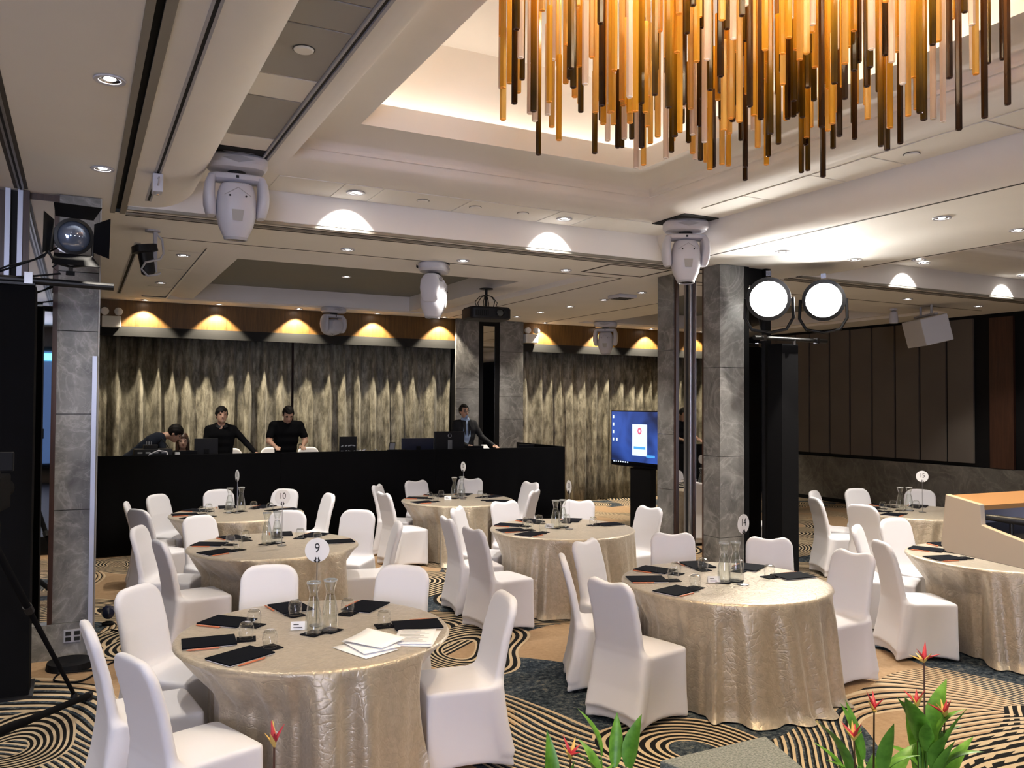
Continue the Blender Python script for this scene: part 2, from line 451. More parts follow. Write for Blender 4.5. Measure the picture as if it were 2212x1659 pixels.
def cells(xs, ys, holes, z, mb):
    xs = sorted(set(xs)); ys = sorted(set(ys))
    for i in range(len(xs) - 1):
        for j in range(len(ys) - 1):
            cx, cy = (xs[i] + xs[i + 1]) / 2, (ys[j] + ys[j + 1]) / 2
            if any(h[0] < cx < h[1] and h[2] < cy < h[3] for h in holes): continue
            mb.add([(xs[i], ys[j], z), (xs[i], ys[j + 1], z), (xs[i + 1], ys[j + 1], z), (xs[i + 1], ys[j], z)], [(0, 1, 2, 3)])
DX2 = 7.85
H1 = (.50, 6.22, 1.0, 7.82); H2 = (H1[0] + DX2, H1[1] + DX2, 1.0, 7.82)
HS = (.245, .315, -5.5, 8.14)                 # operable-wall slot
HR = (1.25, 6.0, 9.3, 14.6)                   # recess over the control desk
HR2 = (9.0, 13.6, 9.6, 14.6)
HP = (.86, 1.22, 9.6, 14.45)
holes = [H1, H2, HS, HR, HR2, HP]
mb = MB(); cells([-6, 14.5] + [v for h in holes for v in h[:2]], [-6, 15.6] + [v for h in holes for v in h[2:]], holes, ZC, mb)
ceiling = struct(mb.build('ceiling', 'ceiling_white'))

def rect_loft(levels, name, mat, smooth=40, parent=ceiling):
    """levels: (x0, x1, y0, y1, z) rectangles joined side by side, seen from below"""
    mb = MB(); mb.rings([[(x0, y0, z), (x1, y0, z), (x1, y1, z), (x0, y1, z)] for x0, x1, y0, y1, z in levels], False, False)
    return mb.build(name, mat, parent, smooth)
def lerp(a, b, t): return tuple(x + (y - x) * t for x, y in zip(a, b))
def coffer(dx):
    def lv(a, z): return (a[0] + dx, a[1] + dx, a[2], a[3], z)
    R0 = (.50, 6.22, 1.0, 7.82); R1 = (.90, 5.90, 1.0, 7.82); R2 = (1.30, 5.42, 1.58, 7.24); R3 = (1.58, 5.18, 1.84, 6.98); R4 = (1.99, 4.75, 2.28, 6.54); R5 = (1.75, 4.98, 2.03, 6.79)
    L = []
    for i in range(9):
        t = i / 8 * PI / 2; L.append(lv(lerp(R0, R1, math.sin(t)), ZC + .28 * (1 - math.cos(t))))
    rect_loft(L, 'bullnose_band', 'coffer_white', 60)
    rect_loft([lv(R1, 4.0), lv(R2, 4.0)], 'panel_strip', 'ceiling_white')
    L = []
    for i in range(7):
        t = i / 6 * PI / 2; L.append(lv(lerp(R2, R3, math.sin(t)), 4.0 + .17 * (1 - math.cos(t))))
    rect_loft(L, 'coffer_band', 'coffer_white', 60)
    R3b = lerp(R3, R4, .06); L = [lv(R3, 4.17), lv(R3b, 4.17), lv(R3b, 4.20)]
    rect_loft(L, 'coffer_reveal', 'coffer_white', 20)
    L = []
    for i in range(7):
        t = i / 6 * PI / 2; L.append(lv(lerp(R3b, lerp(R3, R4, .7), 1 - math.cos(t)), 4.20 + .10 * math.sin(t)))
    L.append(lv(R4, 4.30))
    rect_loft(L, 'coffer_cove', 'coffer_white', 50)
    rect_loft([lv(R4, 4.30), lv(R4, 4.49)], 'coffer_ledge', 'coffer_white')
    rect_loft([lv(R4, 4.49), lv(R5, 4.49)], 'ledge_top', 'coffer_white')
    rect_loft([lv(R5, 4.49), lv(R5, 5.20)], 'coffer_wall', 'coffer_white')
    MB().add([lv(R5, 5.2)[0:1] + (R5[2], 5.2), (R5[0] + dx, R5[3], 5.2), (R5[1] + dx, R5[3], 5.2), (R5[1] + dx, R5[2], 5.2)], [(0, 1, 2, 3)]).build('coffer_top', 'coffer_white', ceiling)
    # cove lamps lying on the ledge
    for nm, b in (('far', (R5[0] + .06, R5[1] - .06, R5[3] - .13, R5[3] - .10)), ('near', (R5[0] + .06, R5[1] - .06, R5[2] + .10, R5[2] + .13)),
                  ('left', (R5[0] + .10, R5[0] + .13, R5[2] + .14, R5[3] - .14)), ('right', (R5[1] - .13, R5[1] - .10, R5[2] + .14, R5[3] - .14))):
        MB().box(b[0] + dx, b[1] + dx, b[2], b[3], 4.491, 4.51).build('cove_light_strip', 'cove_glow', ceiling)
coffer(0); coffer(DX2)
# panels of the strip (left: grey acoustic panels and white lids; far and right: white lids with joints)
def panel(x0, x1, y0, y1, mat, z=4.0): MB().box(x0, x1, y0, y1, z - .008, z - .001).build('ceiling_panel', mat, ceiling)
for y0, y1, m in ((1.65, 2.55, 'panel_grey'), (2.6, 3.3, 'ceiling_white'), (3.35, 3.95, 'panel_grey'), (3.97, 4.28, 'panel_grey'), (4.30, 5.02, 'panel_grey'), (5.04, 5.42, 'ceiling_white'), (5.44, 6.28, 'panel_grey'), (6.30, 6.60, 'ceiling_white')):
    panel(.915, 1.255, y0, y1, m)
for x0, x1 in ((1.5, 2.06), (2.08, 2.42), (2.44, 3.3), (3.32, 4.28), (4.3, 4.7), (4.72, 5.4)): panel(x0, x1, 7.27, 7.80, 'ceiling_white')
for y0, y1 in ((2.2, 3.05), (3.1, 3.55), (3.57, 4.5), (4.52, 5.1), (5.12, 5.9), (5.92, 6.5)): panel(5.45, 5.88, y0, y1, 'ceiling_white')
# dark openings for the moving lights
MB().box(.92, 1.27, 6.62, 7.2, 3.992, 3.999).build('light_opening', 'slot_black', ceiling); MB().box(5.44, 5.89, 6.75, 7.3, 3.992, 3.999).build('light_opening', 'slot_black', ceiling)
# rails, tracks, shadow gaps
tr1 = struct(MB().box(.225, .262, -5.5, 8.14, ZC - .012, ZC).box(.298, .345, -5.5, 8.14, ZC - .012, ZC).build('trim_1', 'track_metal'))
MB().box(.245, .315, -5.5, 8.14, ZC + .03, ZC + .05).box(.24, .246, -5.5, 8.14, ZC, ZC + .04).box(.314, .32, -5.5, 8.14, ZC, ZC + .04).build('slot', 'slot_black', tr1)
tr2 = struct(MB().box(.468, .482, -5.5, 7.55, ZC - .006, ZC + .002).box(.500, .514, -5.5, 7.55, ZC - .006, ZC + .002).build('trim_2', 'white_plastic2'))
MB().box(.482, .500, -5.5, 7.55, ZC - .003, ZC - .001).build('slot', 'slot_black', tr2)
tr3 = struct(MB().box(1.262, 1.275, 1.62, 7.2, 3.975, 4.0).box(1.30, 1.318, 1.62, 7.2, 3.975, 4.0).build('trim_3', 'white_plastic2'))
MB().box(1.275, 1.30, 1.62, 7.2, 3.990, 3.999).build('slot', 'gap_dark', tr3)
def far_track(x0, x1, name):
    t = struct(MB().box(x0, x1, 7.825, 8.28, ZC - .004, ZC).build(name, 'ceiling_white'))
    for k, (y0, y1, m, d) in enumerate(((7.83, 7.855, 'track_metal', .03), (7.875, 7.895, 'track_metal', .024), (7.915, 7.935, 'track_metal', .018), (7.855, 7.875, 'slot_black', .006), (7.895, 7.915, 'slot_black', .006), (8.05, 8.075, 'gap_dark', .008), (8.10, 8.14, 'track_metal', .014), (8.20, 8.225, 'gap_dark', .008))):
        MB().box(x0, x1, y0, y1, ZC - d, ZC - .003).build('track_rail', m, t)
    return t
far_track(.35, 6.45, 'trim_4'); far_track(8.2, 14.3, 'trim_5')
g = struct(MB().box(.72, 6.35, 9.175, 9.195, ZC - .003, ZC).build('trim_6', 'gap_dark'))
for x0, x1, y0, y1 in ((6.34, 6.36, 9.2, 14.95), (6.22, 6.245, 1.0, 7.4), (8.33, 8.355, 1.0, 7.0), (8.42, 8.44, 9.2, 15.0), (8.44, 13.9, 9.2, 9.22), (-.47, -.445, -5, 7.6), (-.40, -.375, -5, 7.6)):
    MB().box(x0, x1, y0, y1, ZC - .003, ZC).build('shadow_gap', 'gap_dark', g)
MB().box(-.445, -.40, -5, 7.6, ZC - .01, ZC).build('wall_track', 'track_metal', g)
MB().box(-.43, -.415, -5, 7.6, ZC - .012, ZC - .008).build('wall_track', 'slot_black', g)
# slit diffuser beside the ceiling spotlight
MB().box(.50, .56, 9.6, 14.2, ZC - .006, ZC).build('slit_diffuser', 'white_plastic2', ceiling); MB().box(.515, .545, 9.65, 14.15, ZC - .009, ZC - .005).build('slit_diffuser', 'slot_black', ceiling)
# access hatch frame
for x0, x1, y0, y1 in ((5.58, 6.5, 8.30, 8.33), (5.58, 6.5, 8.93, 8.96), (5.58, 5.61, 8.33, 8.93), (6.47, 6.5, 8.33, 8.93)): MB().box(x0, x1, y0, y1, ZC - .004, ZC).build('hatch_frame', 'gap_dark', ceiling)
# recess above the desk: rounded frame then a grey raised field
def recess(o, i, z1):
    L = [(*o, ZC)]; 
    L += [(*lerp(o, i, .02), ZC + .07)]
    for k in range(1, 9):
        t = k / 8; L.append((*lerp(o, i, .02 + .93 * t), ZC + .07 - .07 * math.sin(t * PI / 2)))
    L.append((*i, ZC))
    rect_loft(L, 'recess_frame', 'coffer_white', 40)
    rect_loft([(*i, ZC), (*i, z1)], 'recess_side', 'coffer_white')
    MB().add([(i[0], i[2], z1), (i[0], i[3], z1), (i[1], i[3], z1), (i[1], i[2], z1)], [(0, 1, 2, 3)]).build('recess_field', 'recess_grey', ceiling)
recess((1.25, 6.0, 9.3, 14.6), (1.62, 5.3, 10.1, 14.35), 3.98)
recess((9.0, 13.6, 9.6, 14.6), (9.4, 13.1, 10.3, 14.3), 3.98)
for y0, y1 in ((9.6, 10.0), (10.02, 11.4), (11.42, 13.2), (13.22, 14.45)):
    MB().box(.865, 1.215, y0, y1 - .01, ZC + .012, ZC + .03).build('ceiling_panel', 'ceiling_white', ceiling)

# walls
def wall(name, verts, mat): return struct(MB().add(verts, [(0, 1, 2, 3)]).build(name, mat))
wb = wall('wall_back', [(-6, 15.6, 0), (14.5, 15.6, 0), (14.5, 15.6, ZC), (-6, 15.6, ZC)], 'wood_brown')
wr = wall('wall_right', [(14.5, 15.6, 0), (14.5, -6, 0), (14.5, -6, ZC), (14.5, 15.6, ZC)], 'black')
wall('wall_left', [(-6, -6, 0), (-6, 15.6, 0), (-6, 15.6, ZC), (-6, -6, ZC)], 'fabric_panel')
wall('wall_rear', [(14.5, -6, 0), (-6, -6, 0), (-6, -6, ZC), (14.5, -6, ZC)], 'fabric_panel')
# back wall: wooden valance with a dark lower board, marble pier with a mirror slot
def valance(x0, x1, n):
    w = (x1 - x0) / n
    for k in range(n):
        MB().box(x0 + k * w + .002, x0 + (k + 1) * w - .002, 15.15, 15.19, 3.29, ZC).build('valance_board', 'wood_valance', wb)
    MB().box(x0, x1, 15.13, 15.19, 3.13, 3.29).build('valance_trim', 'slot_black', wb)
valance(-.6, 6.55, 5); valance(8.02, 14.45, 4)
def marble_slabs(parent, axis, a0, a1, pos, th, zs, mat='marble_grey'):
    for z0, z1 in zip(zs[:-1], zs[1:]):
        if axis == 'y': MB().box(a0, a1, pos, pos + th, z0 + .003, z1 - .003).build('marble_slab', mat, parent)
        else: MB().box(pos, pos + th, a0, a1, z0 + .003, z1 - .003).build('marble_slab', mat, parent)
pier = struct(MB().box(6.56, 7.98, 15.06, 15.6, 0, ZC).build('trim_7', 'black'))
marble_slabs(pier, 'y', 6.52, 7.01, 15.02, .05, (0, .55, 1.45, 2.35, ZC - .002)); marble_slabs(pier, 'y', 7.47, 8.0, 15.02, .05, (0, .55, 1.75, 2.2, 3.1, ZC - .002))
MB().box(7.01, 7.11, 15.03, 15.06, 0, ZC - .01).box(7.37, 7.47, 15.03, 15.06, 0, ZC - .01).box(7.11, 7.37, 15.03, 15.06, 3.6, ZC - .01).build('slot_frame', 'black', pier)
MB().box(7.11, 7.37, 15.045, 15.058, 0, 3.6).build('mirror_panel', 'mirror', pier)
# right wall: marble dado, fabric panels with dark joints, wooden door leaf
ys = [15.2, 14.6, 14.01, 13.59, 13.03, 12.49, 11.94, 11.39, 10.84, 10.27, 9.72]
for a, b in zip(ys[:-1], ys[1:]):
    MB().box(14.45, 14.49, b + .022, a - .022, 1.03, 3.66).build('wall_panel', 'fabric_panel', wr)
for a, b in ((15.5, 13.2), (13.2, 10.9), (10.9, 8.6), (8.6, 6.3), (6.3, 4.0), (4.0, 1.7)):
    MB().box(14.44, 14.49, b + .003, a - .003, 0.08, .96).build('dado_slab', 'marble_dark', wr)
MB().box(14.43, 14.49, 1.7, 15.5, 0, .08).build('baseboard', 'black', wr)
MB().box(14.43, 14.49, 8.99, 9.42, .97, 3.64).build('wood_panel', 'wood_brown', wr)
MB().box(14.43, 14.49, 7.4, 8.7, .97, 3.64).build('wood_panel', 'wood_brown', wr)

# left pier and its partition (marble, mirror, wood, wall channel)
lp = struct(MB().box(-6, .11, 7.72, 8.2, 0, ZC).build('wall_partition', 'wood_brown'))
marble_slabs(lp, 'y', -.155, .135, 7.65, .07, (.09, .28, 1.18, 1.95, 2.62, 3.1, ZC - .002))
MB().box(-.20, .14, 7.63, 7.72, 0, .28).build('marble_plinth', 'marble_grey', lp); MB().box(-.75, -.2, 7.63, 7.72, 0, .28).build('marble_plinth', 'marble_grey', lp)
MB().box(-.19, -.155, 7.64, 7.72, .28, 3.68).build('wood_post', 'wood_brown', lp); MB().box(-.41, -.365, 7.64, 7.72, .28, ZC - .002).build('wood_post', 'wood_brown', lp)
MB().box(-.365, -.19, 7.69, 7.715, .28, 3.66).build('mirror_panel', 'mirror', lp)
MB().box(-.53, -.495, 7.62, 7.72, 0, ZC - .002).box(-.445, -.41, 7.62, 7.72, 0, ZC - .002).build('wall_channel', 'alu_blue', lp); MB().box(-.495, -.445, 7.69, 7.72, 0, ZC - .002).build('wall_channel', 'slot_black', lp)
MB().box(.137, .15, 7.66, 8.2, 0, ZC - .002).build('metal_edge', 'track_metal', lp)
MB().box(.10, .134, 7.60, 7.645, 0.02, 2.42).build('corner_guard', 'alu_blue', lp)  # white strip; the blue light falling on it is put into its colour
so = MB().box(-.07, .05, 7.618, 7.629, .13, .23).build('socket_plate', 'white_plastic2', lp)
for i in range(2):
    for j in range(2): MB().box(-.058 + i * .062, -.018 + i * .062, 7.612, 7.618, .142 + j * .045, .172 + j * .045).build('socket', 'slot_black', so)

# middle pier: marble corners, mirror slots, metal wall channel on its left face
mp = struct(MB().box(6.76, 7.42, 7.72, 8.78, 0, ZC).build('wall_pier', 'black'))
zsA = (0, .62, 1.25, 1.55, 2.55, ZC - .002)
marble_slabs(mp, 'y', 6.69, 7.06, 7.65, .07, (0, .5, 1.45, 2.5, ZC - .002)); marble_slabs(mp, 'x', 7.72, 7.94, 6.69, .07, (0, .5, 1.45, 2.5, ZC - .002)); marble_slabs(mp, 'x', 8.52, 8.845, 6.69, .07, (0, .98, 1.68, 2.75, ZC - .002))
MB().box(7.06, 7.15, 7.66, 7.72, 0, ZC - .002).box(7.41, 7.5, 7.66, 7.72, 0, ZC - .002).build('slot_frame', 'black', mp)
MB().box(7.15, 7.41, 7.69, 7.715, 0, 3.5).build('mirror_panel', 'mirror', mp)
MB().box(6.725, 6.745, 7.98, 8.17, 0, 3.70).build('mirror_panel', 'mirror', mp); MB().box(6.725, 6.745, 8.30, 8.48, 0, 3.70).build('mirror_panel', 'mirror', mp)
MB().box(6.70, 6.75, 7.945, 7.98, 0, ZC - .002).box(6.70, 6.75, 8.48, 8.515, 0, ZC - .002).box(6.715, 6.75, 8.14, 8.17, 0, ZC - .002).box(6.715, 6.75, 8.30, 8.33, 0, ZC - .002).build('wood_post', 'wood_brown', mp)
MB().box(6.68, 6.75, 8.175, 8.21, 0, ZC - .002).box(6.68, 6.75, 8.265, 8.30, 0, ZC - .002).build('wall_channel', 'grey_metal', mp); MB().box(6.72, 6.75, 8.21, 8.265, 0, ZC - .002).build('wall_channel', 'slot_black', mp)

# curtains
def curtain(x0, x1, y, label, seed, zt=3.16):
    rnd = random.Random(seed); mb = MB(); cols = []; x = x0; pts = []
    n = int((x1 - x0) / .016)
    ph = rnd.random() * 6; 
    w1 = [rnd.uniform(-.35, .35) for _ in range(60)]
    def prof(x, z):
        t = (x - x0); lean = .05 * math.sin(t * 1.7 + seed) * (1 - z / zt)
        u = t + lean; k = u * 21 + ph + 1.3 * math.sin(u * 2.9 + seed) + .8 * math.sin(u * 5.3 + 2)
        a = .075 + .020 * math.sin(u * 3.7 + seed * 2)
        return a * (math.sin(k) + .25 * math.sin(2 * k + 1)) * (.75 + .25 * (1 - z / zt)) + .012 * math.sin(u * 61 + z * 2)
    zs = [0.012, .4, .9, 1.5, 2.1, 2.7, zt]
    R = [[(x0 + (x1 - x0) * j / n, y + prof(x0 + (x1 - x0) * j / n, z), z) for j in range(n + 1)] for z in zs]
    mb.rings(R, False, False, False)
    o = mb.build('curtain', 'curtain_fabric', None, 180)
    s = o.modifiers.new('thickness', 'SOLIDIFY'); s.thickness = .006
    return tag(o, label, 'curtain', 'mottled floor-length curtains on the back wall')
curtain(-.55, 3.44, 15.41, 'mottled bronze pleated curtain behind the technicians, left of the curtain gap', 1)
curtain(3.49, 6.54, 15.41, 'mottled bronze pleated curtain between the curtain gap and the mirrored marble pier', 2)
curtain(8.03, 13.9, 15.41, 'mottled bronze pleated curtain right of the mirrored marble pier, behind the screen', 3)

# ------------------------------------------------------------------ ceiling fittings
trim_me = MB().lathe([(.050, 0), (.075, -.002), (.080, -.007), (.076, -.012), (.056, -.010), (.050, -.002)], n=20, cap0=False, cap1=False).mesh('downlight_trim', 'white_plastic', 40)
refl_me = MB().lathe([(.052, -.006), (.040, .0), (.030, -.001)], n=16, cap0=False, cap1=False).mesh('downlight_reflector', 'chrome', 40)
lens_me = MB().lathe([(.030, -.0015), (.026, -.004)], n=14, cap0=False).mesh('downlight_lens', 'lamp_glow')
DL = []
def downlight(x, y, z, label, watts, ang=95, blend=.7, tgt=None, sc=1.0, col=(1, .92, .80), grp='recessed ceiling downlights', r=.03):
    t = empty('downlight', (x, y, z), 0, label, 'ceiling light', grp)
    if sc != 1: t.scale = (sc, sc, sc)
    inst(trim_me, 'trim_ring', t); inst(refl_me, 'reflector', t); inst(lens_me, 'lens', t)
    if watts:
        l = spot('lamp', (0, 0, -.03), (0, 0, -1) if tgt is None else tgt, watts, ang, blend, col, r); l.parent = t
    return t
K = K_DOWN
downlight(.12, 4.79, ZC, 'nearest recessed downlight, left of the ceiling wall-track, near the top left corner', K * .5)
downlight(.13, 6.66, ZC, 'recessed downlight above the spotlight tower, left of the ceiling wall-track', K * .5)
for x, y, w in ((2.57, 8.89, 'above left of the middle hanging moving light'), (3.95, 8.92, 'beside the middle hanging moving light'), (5.35, 8.94, 'left of the ceiling access hatch')):
    downlight(x, y, ZC, 'small recessed downlight behind the folding-wall track, ' + w, K * .8)
downlight(1.04, 10.23, ZC + .012, 'bright recessed downlight, nearer of two on the left ceiling panels', K * .7); downlight(1.01, 12.74, ZC + .012, 'bright recessed downlight, farther of two on the left ceiling panels', K * .5)
for k, y in enumerate((10.17, 11.18, 12.22, 13.24, 14.16)):
    downlight(7.4, y, ZC, 'recessed downlight, %s of five in the row left of the middle pier' % ('nearest', 'second', 'third', 'fourth', 'farthest')[k], K * .55)
for x, y, w in ((6.75, 4.83, 'left of the pair nearest the right edge'), (7.83, 4.82, 'right of the pair nearest the right edge'), (6.74, 6.71, 'above the glaring left stage lamp'), (7.81, 6.68, 'above the glaring right stage lamp'), (8.44, 6.33, 'just past the second shadow gap')):
    downlight(x, y, ZC, 'recessed downlight on the right ceiling band, ' + w, K * .8)
downlight(11.4, 8.75, ZC, 'small recessed downlight above the hanging loudspeaker', K * .7); downlight(13.2, 8.8, ZC, 'small recessed downlight nearest the dark panelled wall', K * .6)
downlight(2.24, 7.50, 3.992, 'recessed downlight in the far coffer strip, left of two, lighting a bright scallop', 45, 72, .15, (0, .80, -1), 1.1, (1, .97, .90)); downlight(4.48, 7.52, 3.992, 'recessed downlight in the far coffer strip, right of two, lighting a bright scallop', 45, 72, .15, (0, .80, -1), 1.1, (1, .97, .90))
for x, w in ((10.1, 'left'), (12.3, 'right')): downlight(x, 7.50, 3.992, 'recessed downlight in the right-hand coffer, %s of two scallops' % w, 45, 72, .15, (0, .80, -1), 1.1, (1, .97, .90))
downlight(2.55, 11.35, 3.98, 'recessed downlight in the grey ceiling recess, left one', K * .4); downlight(3.6, 12.5, 3.98, 'recessed downlight in the grey ceiling recess, right one', K * .4); downlight(2.5, 10.25, 3.98, 'recessed downlight on the near edge of the grey ceiling recess', 0)
for k, x in enumerate((.95, 2.1, 3.45, 4.89, 6.23)):
    downlight(x, 14.94, ZC, 'wall-wash downlight by the wooden valance, %s of five from the left pier' % ('first', 'second', 'third', 'fourth', 'fifth')[k], K_WASH, 94, .35, (0, .16, -1), .9, (1, .87, .66), 'valance downlights', .02)
for k, x in enumerate((8.45, 9.9, 11.13, 12.4)):
    downlight(x, 14.94, ZC, 'wall-wash downlight by the right valance, %s from the mirrored pier' % ('first', 'second', 'third', 'fourth')[k], K_WASH, 94, .35, (0, .16, -1), .9, (1, .87, .66), 'valance downlights', .02)
# room downlights the frame cuts off
for x, y, w in ((7.2, 2.4, 'beyond the lectern'), (14.2, 4.6, 'by the dark panelled wall'), (-2.2, 3.2, 'left of the tripod'), (-2.2, 6.2, 'left of the black tower')):
    downlight(x, y, ZC, 'recessed hall downlight outside the picture, ' + w, K * .9)

# sensors, vent, track box
for x, y, z, l in ((1.07, 4.59, 3.992, 'flat round sensor on the grey ceiling panels at top left'), (2.9, 7.5, 3.992, 'flat round sensor in the far coffer strip, left of three'), (3.45, 7.5, 3.992, 'flat round sensor in the far coffer strip, middle of three'), (3.98, 7.5, 3.992, 'flat round sensor in the far coffer strip, right of three'), (5.66, 4.3, 3.992, 'flat round sensor in the right coffer strip')):
    t = empty('ceiling_sensor', (x, y, z), 0, l, 'sensor', 'round ceiling sensors')
    MB().lathe([(.055, 0), (.055, -.008), (.048, -.014)], n=22, cap0=False).build('cover', 'ceiling_white', t, 40)
    MB().lathe([(.058, -.0005), (.062, -.004), (.056, -.004)], n=22, cap0=False, cap1=False).build('rim', 'gap_dark', t, 40)
t = empty('air_vent', (7.35, 10.6, ZC), 0, 'small white square air vent below the ceiling, right of the projector', 'vent')
MB().box(-.16, .16, -.16, .16, -.05, 0).build('housing', 'white_plastic', t, bevel=.01)
for k in range(4): MB().box(-.13, .13, -.12 + k * .07, -.09 + k * .07, -.056, -.05).build('slat', 'gap_dark', t)
t = empty('track_box', (.49, 6.62, ZC), 0, 'small white connector box hanging from the narrow ceiling slot', 'box')
MB().box(-.035, .035, -.06, .06, -.145, -.012).build('housing', 'white_plastic', t, bevel=.006); MB().lathe([(.018, -.012), (.018, 0)], n=12).build('stem', 'white_plastic2', t)
MB().lathe([(.014, -.16), (.014, -.145)], n=12).build('plug', 'chrome', t); MB().tube([(0, -.06, -.1), (.0, -.14, -.06), (0, .3, -.01)], .006, 6).build('cable', 'white_plastic2', t)

# moving lights
def sq_ring(hx, hy, z, n=24, p=3.2, c=(0, 0)):
    R = []
    for j in range(n):
        a = 2 * PI * j / n; ca, sa = math.cos(a), math.sin(a)
        R.append((c[0] + hx * math.copysign(abs(ca) ** (2 / p), ca), c[1] + hy * math.copysign(abs(sa) ** (2 / p), sa), z))
    return R
def moving_light(loc, rz, tilt, label, sc=1.0):
    t = empty('moving_light', loc, rz, label, 'stage light', 'white ceiling-hung moving lights'); t.scale = (sc,) * 3
    b = MB().rings([sq_ring(.215, .15, 0), sq_ring(.235, .17, -.02), sq_ring(.235, .17, -.075), sq_ring(.21, .15, -.105), sq_ring(.10, .08, -.115)]).build('base', 'white_plastic', t, 35)
    MB().rings([sq_ring(.12, .012, 0, 20, 2, (0, -.166)), sq_ring(.10, .010, .0, 20, 2, (0, -.172))], False).build('inset', 'white_plastic2', b)
    MB().add([(-.12, -.1715, -.048), (0, -.1735, -.078), (.12, -.1715, -.048), (0, -.1735, -.020)], [(0, 1, 2, 3)]).build('window', 'white_plastic2', b)
    for k in range(3): MB().cbox((-.15 + k * .04,   .172, -.05), (.024, .008, .03)).build('connector', 'dark_plastic', b)
    MB().lathe([(.07, -.115), (.07, -.145)], n=18).build('pivot', 'dark_plastic', t, 40)
    y = MB().rings([sq_ring(.20, .075, -.14), sq_ring(.215, .085, -.15), sq_ring(.215, .085, -.185), sq_ring(.19, .06, -.20)]).build('yoke', 'white_plastic', t, 35)
    MB().cbox((0, -.088, -.168), (.022, .006, .02)).build('badge', 'dark_plastic', y)
    for s in (-1, 1):
        R = []
        for z, w, d, x in ((-.165, .034, .080, .185), (-.22, .040, .110, .200), (-.31, .044, .118, .206), (-.39, .046, .108, .200), (-.455, .040, .085, .190), (-.475, .028, .06, .186)):
            R.append(sq_ring(w, d, z, 18, 3, (s * x, 0)))
        MB().rings(R).build('yoke_arm', 'white_plastic', t, 35)
        MB().lathe([(.014, -.005), (.010, .005)], (s * .236, -.03, -.33), 10, 'x').build('screw', 'dark_plastic', t)
    h = empty('head', (0, 0, -.37), 0, parent=t); h.rotation_euler = (tilt, 0, 0)
    # head body hangs along -z at tilt 0
    prof = ((.165, .085, .075), (.15, .118, .11), (.09, .142, .138), (0, .152, .155), (-.10, .150, .152), (-.18, .130, .130), (-.245, .100, .100), (-.262, .092, .092))
    hb = MB().rings([sq_ring(a, b_, z, 28, 2.6) for z, a, b_ in prof]).build('head_shell', 'white_plastic', t, 30); hb.matrix_local = Matrix.Translation((0, 0, -.37)) @ Matrix.Rotation(tilt, 4, 'X')
    MB().lathe([(.093, -.262), (.088, -.282), (.075, -.284), (.07, -.272)], n=24).build('lens_ring', 'white_plastic2', hb, 40); MB().lathe([(.07, -.278), (.02, -.284)], n=20).build('lens', 'black_gloss', hb, 40)
    MB().add([(-.046, -.158, -.06), (.046, -.158, -.06), (.036, -.150, -.145), (-.036, -.150, -.145)], [(0, 3, 2, 1)]).build('grille', 'panel_grey', hb)
    for sx in (-1, 1): MB().lathe([(.008, -.155), (.006, -.145)], (sx * .06, 0, .045), 10, 'y').build('screw', 'dark_plastic', hb)
    for z in (.02,): MB().tube([(-.10 + .02 * k, -.158 + .004 * abs(k - 5), z + .09 - .012 * abs(k - 5)) for k in range(11)], .003, 5).build('seam', 'white_plastic2', hb)
    bpy.data.objects.remove(h)
    return t
RZ0 = -rad(8)
moving_light((1.09, 6.90, 3.99), rad(-4), rad(4), 'large white moving light hanging at the left end of the coffer strip', 1.0)
moving_light((5.68, 7.03, 3.99), rad(-28), rad(-4), 'white moving light hanging in front of the middle pier channel', 1.0)
moving_light((3.75, 9.32, ZC), rad(55), rad(3), 'white moving light hanging between the grey recess and the projector', 1.0)
moving_light((3.94, 14.45, ZC), rad(20), rad(84), 'white moving light turned sideways before the wooden valance', .92)
moving_light((9.44, 14.2, ZC), rad(-40), rad(2), 'white moving light hanging before the right curtain', 1.0)

# projector
t = empty('projector', (5.22, 10.95, ZC), rad(-6), 'black projector hanging on a wire bracket under the ceiling', 'projector')
MB().rings([[(x * .96, y * .96, -.46) for x, y, z in sq_ring(.30, .24, 0, 28, 7)], sq_ring(.31, .25, -.44, 28, 7), sq_ring(.31, .25, -.31, 28, 7), sq_ring(.29, .23, -.285, 28, 7)]).build('body', 'dark_plastic', t, 30)
MB().lathe([(.055, -.25), (.06, -.285), (.05, -.29), (.045, -.27)], (.12, 0, -.37), 20, 'y').build('lens', 'black_gloss', t, 40)
MB().box(-.25, -.05, -.253, -.247, -.42, -.34).build('grille', 'black', t)
for k in range(7): MB().box(-.245 + k * .028, -.235 + k * .028, -.256, -.252, -.415, -.345).build('grille_bar', 'dark_plastic', t)
MB().lathe([(.02, -.29), (.02, 0)], n=10).build('mount_post', 'black_metal', t); MB().lathe([(.10, -.012), (.10, 0)], n=20).build('mount_plate', 'black_metal', t)
for a in range(6):
    an = a * PI / 3; x, y = math.cos(an), math.sin(an)
    MB().tube([(.14 * x, .12 * y, -.29), (.17 * x, .15 * y, -.2), (.10 * x, .09 * y, -.12), (.02 * x, .02 * y, -.10)], .006, 6).build('bracket_wire', 'black_metal', t)
